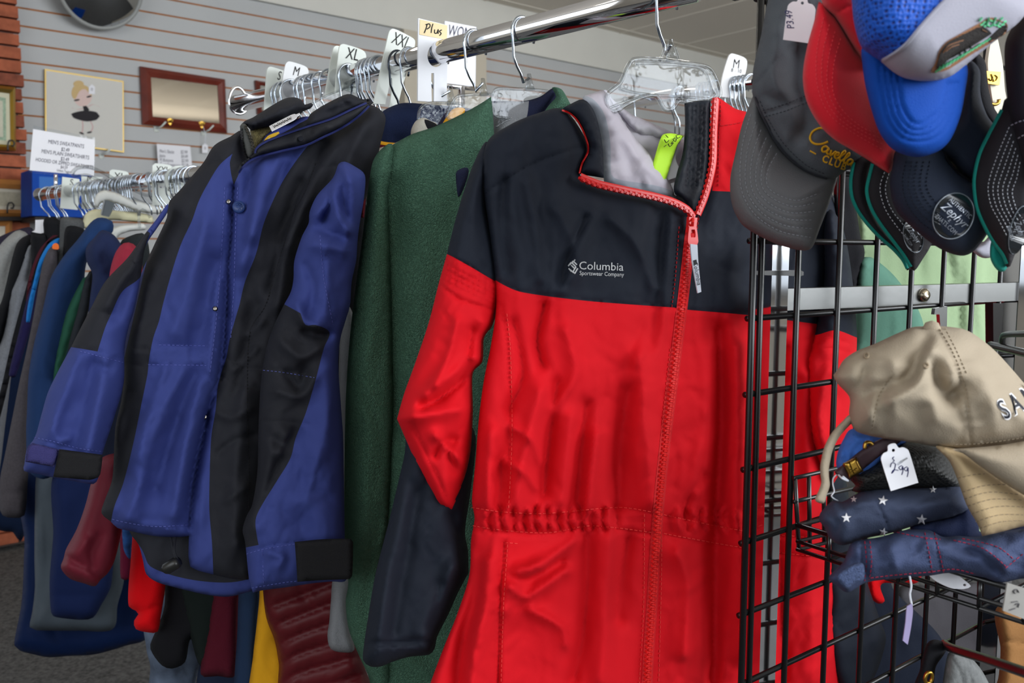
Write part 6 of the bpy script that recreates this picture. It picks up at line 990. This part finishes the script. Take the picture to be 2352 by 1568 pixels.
cloth('crown', [(1890, 10), (1880, -60), (1910, -130), (1990, -150), (2045, -70), (2040, 130), (2000, 160), (1976, 128), (1948, 86), (1919, 41)], RP.off(.004), RCM, T=.03, R=50, parent=t, step=8, seams=[(-1.5, 3, [(1919, 30), (1950, 15), (1975, -5)]), (-1.5, 3, [(1925, 45), (1950, 75), (1985, 110)])])
s_ = cloth('bill', [(1881, 4), (1871, 45), (1856, 98), (1846, 149), (1844, 185), (1850, 224), (1865, 260), (1889, 295), (1919, 322), (1954, 343), (1993, 367), (2023, 387), (2042, 398, 1), (2050, 388), (2057, 345), (2045, 250), (2010, 170), (1976, 126), (1948, 84), (1919, 39), (1890, 8)], RP, RCM, T=.022, R=80, parent=t, step=7, bow=lambda x, y: -.016*np.clip((x-1920)/120, 0, 1))
stroke('stitching', s_, [[(1892+i*13, 40+i*16), (1876+i*13, 120+i*10), (1878+i*12, 200+i*4), (1905+i*11, 262-i*2), (1960+i*9, 305-i*3), (2030+i*2, 345-i*12)] for i in range(4)], 1.5, RTH, t, .0005, dash=(5, 5))
BCM = mesh_mat('blue_mesh', (20, 84, 190), (6, 34, 110), 330); BBM = mat('blue_foam', (8, 70, 164), .75, bump='noise', bs=.3, scale=900, spec=.2); WFM = mat('white_foam', (166, 165, 178), .8, bump='noise', bs=.2, scale=900, spec=.2)
BCP = VP(2120, 150, .635, 80, -6)
t = thing('trucker_cap', 'blue mesh and white foam trucker cap with embroidered bear on a log', 'cap', BCP.hit(2110, 350))
s_ = cloth('bill', [(1980, 110), (1981, 149), (1987, 194), (2002, 254), (2020, 304), (2047, 340), (2083, 357), (2116, 360), (2157, 346), (2184, 319), (2205, 269), (2216, 215), (2221, 150), (2180, 130), (2080, 120), (2010, 105)], BCP, BBM, T=.026, R=95, parent=t, step=7, seams=[(-1.8, 4, [(2020+i*14, 150+i*4), (2026+i*14, 220+i*3), (2042+i*13, 282-i*6), (2075+i*8, 318-i*11), (2116, 325-i*13), (2155-i*8, 312-i*12), (2182-i*8, 270-i*6), (2200-i*8, 190)]) for i in range(4)])
s_ = cloth('crown', [(2020, -200), (1965, -120), (1951, -60), (1956, 0), (1960, 45), (1969, 84), (1980, 110), (2002, 127), (2023, 141), (2050, 164), (2077, 179), (2116, 186), (2157, 184), (2187, 173), (2217, 150), (2262, 113), (2307, 78), (2340, 51), (2362, 20), (2385, -70), (2350, -160), (2260, -220), (2130, -235)], BCP.off(.03), WFM, T=.05, R=120, Tb=.01, parent=t, step=7, regions=[([(1900, -260, 1), (2270, -260, 1), (2240, -100), (2175, -2), (2151, 18), (2113, 60), (2080, 100), (2053, 122), (2023, 141), (1980, 150, 1), (1900, 100, 1)], BCM)])
stroke('piping', s_, [[(2026, 140), (2056, 122), (2083, 100), (2116, 60), (2154, 18), (2180, -8)]], 9, WFM, t, .002, thick=.002)
BRN = mat('brown_embroidery', (150, 104, 72), .7, bump='weave', bs=.5, scale=900); BLE = mat('black_embroidery', (30, 24, 22), .7, bump='weave', bs=.5, scale=900); GRE = mat('mint_embroidery', (92, 196, 140), .7, bump='weave', bs=.5, scale=900)
def patch(nm, s, ol, m, parent, lift):
    parent = par(s, parent)
    v = smooth(ol, True, 4); r = delaunay_2d_cdt([Vector(p) for p in v], [(i, (i+1) % len(v)) for i in range(len(v))], [], 1, 1e-4, False); v2 = np.array([tuple(p) for p in r[0]]); W = s.pt(v2[:, 0], v2[:, 1], lift); f = [tuple(q) for q in r[2]]
    return link(nm, W, f, m, parent, smoothed=False)
patch('log', s_, [(2138, 165), (2154, 143), (2157, 119), (2175, 96), (2202, 81), (2229, 73), (2250, 60), (2262, 48), (2277, 40), (2300, 50), (2314, 56), (2310, 76), (2283, 92), (2247, 106), (2202, 140), (2181, 158), (2154, 166)], BRN, t, .0010)
patch('bear', s_, [(2152, 158), (2157, 132), (2164, 114), (2180, 96), (2200, 88), (2222, 80), (2240, 66), (2256, 62), (2270, 68), (2278, 78), (2266, 76), (2256, 82), (2244, 82), (2230, 90), (2214, 98), (2206, 108), (2186, 118), (2170, 136)], BLE, t, .0018)
stroke('fur_highlight', s_, [[(2166, 122), (2178, 106), (2196, 98), (2214, 92)], [(2172, 118), (2186, 108), (2204, 102)], [(2256, 68), (2268, 74)]], 3, BRN, t, .0022, step=3)
patch('bear', s_, [(2268, 92), (2290, 76), (2300, 62), (2312, 58), (2308, 74), (2294, 86), (2276, 98)], BLE, t, .0018)
gl = [[(2250+i*8, 48+(i % 3)*6-2*i*.2), (2256+i*8, 40+(i % 2)*9)] for i in range(8)]+[[(2252+i*8, 58+(i % 2)*3), (2259+i*8, 54+(i % 3)*4)] for i in range(7)]+[[(2148+i*8.4, 166-i*5.0), (2157+i*8.4, 160-i*5.2)] for i in range(15)]+[[(2154+i*8.2, 163-i*4.6), (2160+i*8.2, 152-i*4.5)] for i in range(8)]
stroke('leaves', s_, gl, 5, GRE, t, .0016, step=2, thick=.001); stroke('bark_lines', s_, [[(2188, 132), (2240, 96)], [(2196, 138), (2250, 100)], [(2205, 120), (2209, 128)], [(2216, 112), (2220, 120)], [(2228, 104), (2232, 111)]], 2, BLE, t, .0016, step=3)
NC = mat('ink_navy_twill', (30, 38, 54), .8, bump='weave', bs=.25, scale=700, spec=.25); BKC = mat('black_cap_twill', (34, 32, 36), .8, bump='weave', bs=.2, scale=700, spec=.25); TEAL = mat('teal_edge', (14, 132, 120), .8, bump='weave', bs=.4, scale=800); WTH = mat('white_cap_thread', (196, 200, 208), .8)
NP2 = VP(2160, 450, .72, 76, -5)
STK = mat('sticker_black', (16, 22, 28), .25, spec=.6); SRING = mat('sticker_ring', (150, 158, 168), .3, .4); SLET = mat('sticker_silver', (170, 176, 186), .3, .5)
def sticker(s, t, cx, cy, a, b, ang, ta, full=True, k=1.0, xs=1):
    patch('sticker', s, ellipse(cx, cy, a, b, ang), STK, t, .0012); stroke('sticker_ring', s, [ellipse(cx, cy, a-1.5, b-1.5, ang, 24)], 3.4*k, SRING, t, .0014, closed=True, step=4)
    ca, sa = math.cos(math.radians(ta)), math.sin(math.radians(ta)); R_ = lambda u, v: (cx+u*ca+v*sa, cy-(u*sa)+v*ca)
    mb = MB(); text('x', 'AUTHENTIC', s, *R_(0, -24*k), 15*k, ta, SLET, t, .0018, mb=mb, bold=.01, sx=.72*xs, space=1.1); text('x', 'Zephyr', s, *R_(0, -3*k), 29*k, ta, SLET, t, .0018, mb=mb, shear=.35, bold=.015, sx=.86*xs); text('x', 'ZHATS.COM', s, *R_(0, 26*k), 15*k, ta, SLET, t, .0018, mb=mb, bold=.01, sx=.7*xs, space=1.1); text('x', 'Z', s, *R_(0, 14*k), 9*k, ta, SLET, t, .0018, mb=mb)
    mb.build('sticker_lettering', SLET, t)
t = thing('baseball_cap', 'plain black cap strap hanging behind the navy stickered cap', 'cap', at(2260, 290, .82))
cloth('strap', [(2232, 120), (2262, 140), (2270, 200), (2282, 245), (2294, 268), (2282, 290), (2256, 262), (2240, 210)], VP(2260, 200, .80, 76), BLKF, T=.015, R=12, parent=t, step=6)
t = thing('baseball_cap', 'navy cap with round black and silver sticker on its bill', 'cap', NP2.hit(2180, 580))
cloth('crown', [(2120, 335), (2190, 270), (2212, 190), (2226, 140), (2250, 160), (2252, 215), (2266, 262), (2292, 305), (2285, 360), (2250, 425), (2230, 418), (2202, 397), (2178, 369)], NP2.off(-.006), NC, T=.03, R=40, parent=t, step=7, seams=[(-1.5, 3, [(2240, 160), (2246, 225), (2262, 270), (2285, 305)])])
s_ = cloth('bill', [(2058, 345), (2050, 380), (2044, 410), (2044, 430), (2051, 467), (2065, 493), (2089, 517), (2124, 547), (2159, 571), (2190, 584), (2214, 587), (2235, 578), (2258, 552), (2272, 530), (2295, 490), (2275, 430), (2230, 417), (2202, 396), (2178, 368), (2160, 330), (2100, 325)], NP2, NC, T=.024, R=80, parent=t, step=7, bow=lambda x, y: .01*np.clip((x-2060)/120, 0, 1))
stroke('stitching', s_, [[(2080+i*14, 370), (2072+i*14, 420), (2084+i*13, 470-i*6), (2115+i*10, 510-i*10), (2150+i*6, 535-i*12)] for i in range(5)], 1.4, mat('navy_thread', (18, 22, 32), .8), t, .0005, dash=(5, 4))
stroke('seam_cord', s_, [[(2166, 338), (2178, 368), (2202, 396), (2232, 418)]], 5, mat('seam_dark', (16, 18, 26), .8), t, .002)
sticker(s_, t, 2190, 496, 47, 56, 28, -42)
for nm, lab, ol, edge, dz, st_ in (('a', 'black cap with teal bill edge, furthest left of the teal edged pair', [(1968, 355), (1956, 383), (1951, 415), (1954, 453), (1968, 486), (1990, 517), (2018, 547), (2051, 575), (2072, 599), (2083, 621, 1), (2092, 618), (2080, 585), (2025, 520), (2002, 470), (2000, 400), (2020, 350)], [(1961, 372), (1954, 415), (1957, 453), (1971, 485), (1993, 515), (2021, 545), (2053, 573), (2074, 597), (2084, 617)], -.02, []),
    ('b', 'black cap with teal bill edge and white stitching, next to the navy stickered cap', [(2014, 350), (1996, 392), (1988, 430), (1990, 455), (2001, 486), (2023, 521), (2051, 559), (2075, 590), (2091, 617), (2100, 622, 1), (2106, 616), (2120, 594), (2136, 568), (2150, 530), (2100, 480), (2070, 420), (2060, 350)], [(2004, 376), (1991, 430), (1993, 455), (2004, 485), (2026, 520), (2054, 557), (2077, 588), (2092, 613)], 0, [[(2032, 395), (2022, 425), (2024, 452), (2036, 485), (2060, 520), (2085, 550)], [(2042, 398), (2034, 428), (2037, 455), (2050, 485), (2070, 510), (2090, 535)]])):
    PP = VP(2040, 480, .77, 74, -4).off(dz); t = thing('baseball_cap', lab, 'cap', PP.hit(2060, 600))
    s_ = cloth('bill', ol, PP, BKC, T=.016, R=50, parent=t, step=6); stroke('teal_edge', s_, [edge], 8, TEAL, t, .001, thick=.002)
    if st_: stroke('stitching', s_, st_, 2, WTH, t, .0006, dash=(5, 4)); sticker(s_, t, 2098, 542, 24, 40, -12, -55, k=.62, xs=.8)
CP3 = VP(2310, 430, .70, 78, -4)
t = thing('baseball_cap', 'black cap with teal underside and rows of white stitching, right edge', 'cap', CP3.hit(2310, 620))
cloth('underbill', [(2276, 556), (2274, 590), (2284, 613), (2297, 624), (2309, 621), (2316, 606), (2312, 570), (2290, 540)], CP3.off(-.004), TEAL, T=.008, R=10, parent=t, step=6)
s_ = cloth('bill', [(2312, 225), (2301, 250), (2287, 274), (2268, 309), (2249, 349), (2237, 392), (2234, 425), (2240, 474), (2254, 512), (2277, 554), (2301, 587), (2312, 614, 1), (2320, 612), (2335, 575), (2352, 545), (2420, 480), (2420, 230)], CP3, BKC, T=.022, R=70, parent=t, step=7, bow=lambda x, y: .012*np.clip((x-2260)/90, 0, 1))
stroke('teal_edge', s_, [[(2301, 252), (2288, 276), (2270, 310), (2251, 350), (2240, 392), (2237, 425), (2243, 474), (2257, 511), (2279, 552), (2303, 585), (2312, 606)]], 8, TEAL, t, .001, thick=.002)
stroke('stitching', s_, [[(2318+i*5, 292+i*16), (2290+i*9, 360+i*10), (2270+i*11, 425+i*3), (2276+i*11, 470), (2294+i*9, 505-i*3), (2312+i*7, 540-i*8)] for i in range(6)], 2, WTH, t, .0006, dash=(5, 4))
sticker(s_, t, 2340, 528, 21, 58, 14, -70, k=.8, xs=.7)
s_ = cloth('crown', [(2362, 20), (2330, 55), (2309, 98), (2308, 160), (2312, 210), (2320, 272), (2336, 332), (2362, 400), (2440, 420), (2440, 0)], CP3.off(.022), BKC, T=.04, R=60, parent=t, step=8, seams=[(-1.5, 3, [(2326, 285), (2345, 276), (2380, 270)])]); stroke('stitching', s_, [[(2322, 288), (2345, 278), (2390, 272)], [(2338, 318), (2352, 310), (2390, 302)]], 2, WTH, t, .0006, dash=(6, 4))
cloth('baseball_cap', [(2234, 572), (2258, 556), (2282, 536), (2284, 585), (2272, 592), (2256, 592), (2242, 584)], VP(2260, 570, .80, 74), WFM, T=.008, R=14, step=6, props=('white cap bill tip between the navy and the right teal edged cap', 'cap'))
t = thing('leather_belt', 'ivory strap with engraved gold buckle hanging between the black caps', 'strap', at(2290, 266, .86)); IV = mat('ivory_leather', (214, 208, 190), .55); BPP = VP(2290, 180, .84, 74)
plate('strap', [(2276, 96, 1), (2292, 90, 1), (2303, 145), (2308, 205), (2312, 240), (2292, 272, 1), (2282, 240), (2274, 190), (2269, 145)], BPP, .004, IV, t); plate('buckle_plate', [(2266, 163, 1), (2299, 165, 1), (2296, 195, 1), (2270, 192, 1)], BPP.off(.004), .003, BRASS, t)
stroke('engraving', BPP.off(.0042), [[(2270, 180), (2276, 186), (2280, 176)], [(2284, 172), (2290, 178), (2286, 186)], [(2276, 170), (2282, 188)]], 1.5, mat('engraved', (120, 92, 36), .4, 1), t, step=2)
q = smooth([(2274, 238), (2284, 240), (2293, 236), (2294, 228)], False, 3); tube(BPP.off(.004).hit(q[:, 0], q[:, 1]), .0018, BRASS, 'hook', t)

for o in bpy.data.objects:
    if '_w' in o: del o['_w']
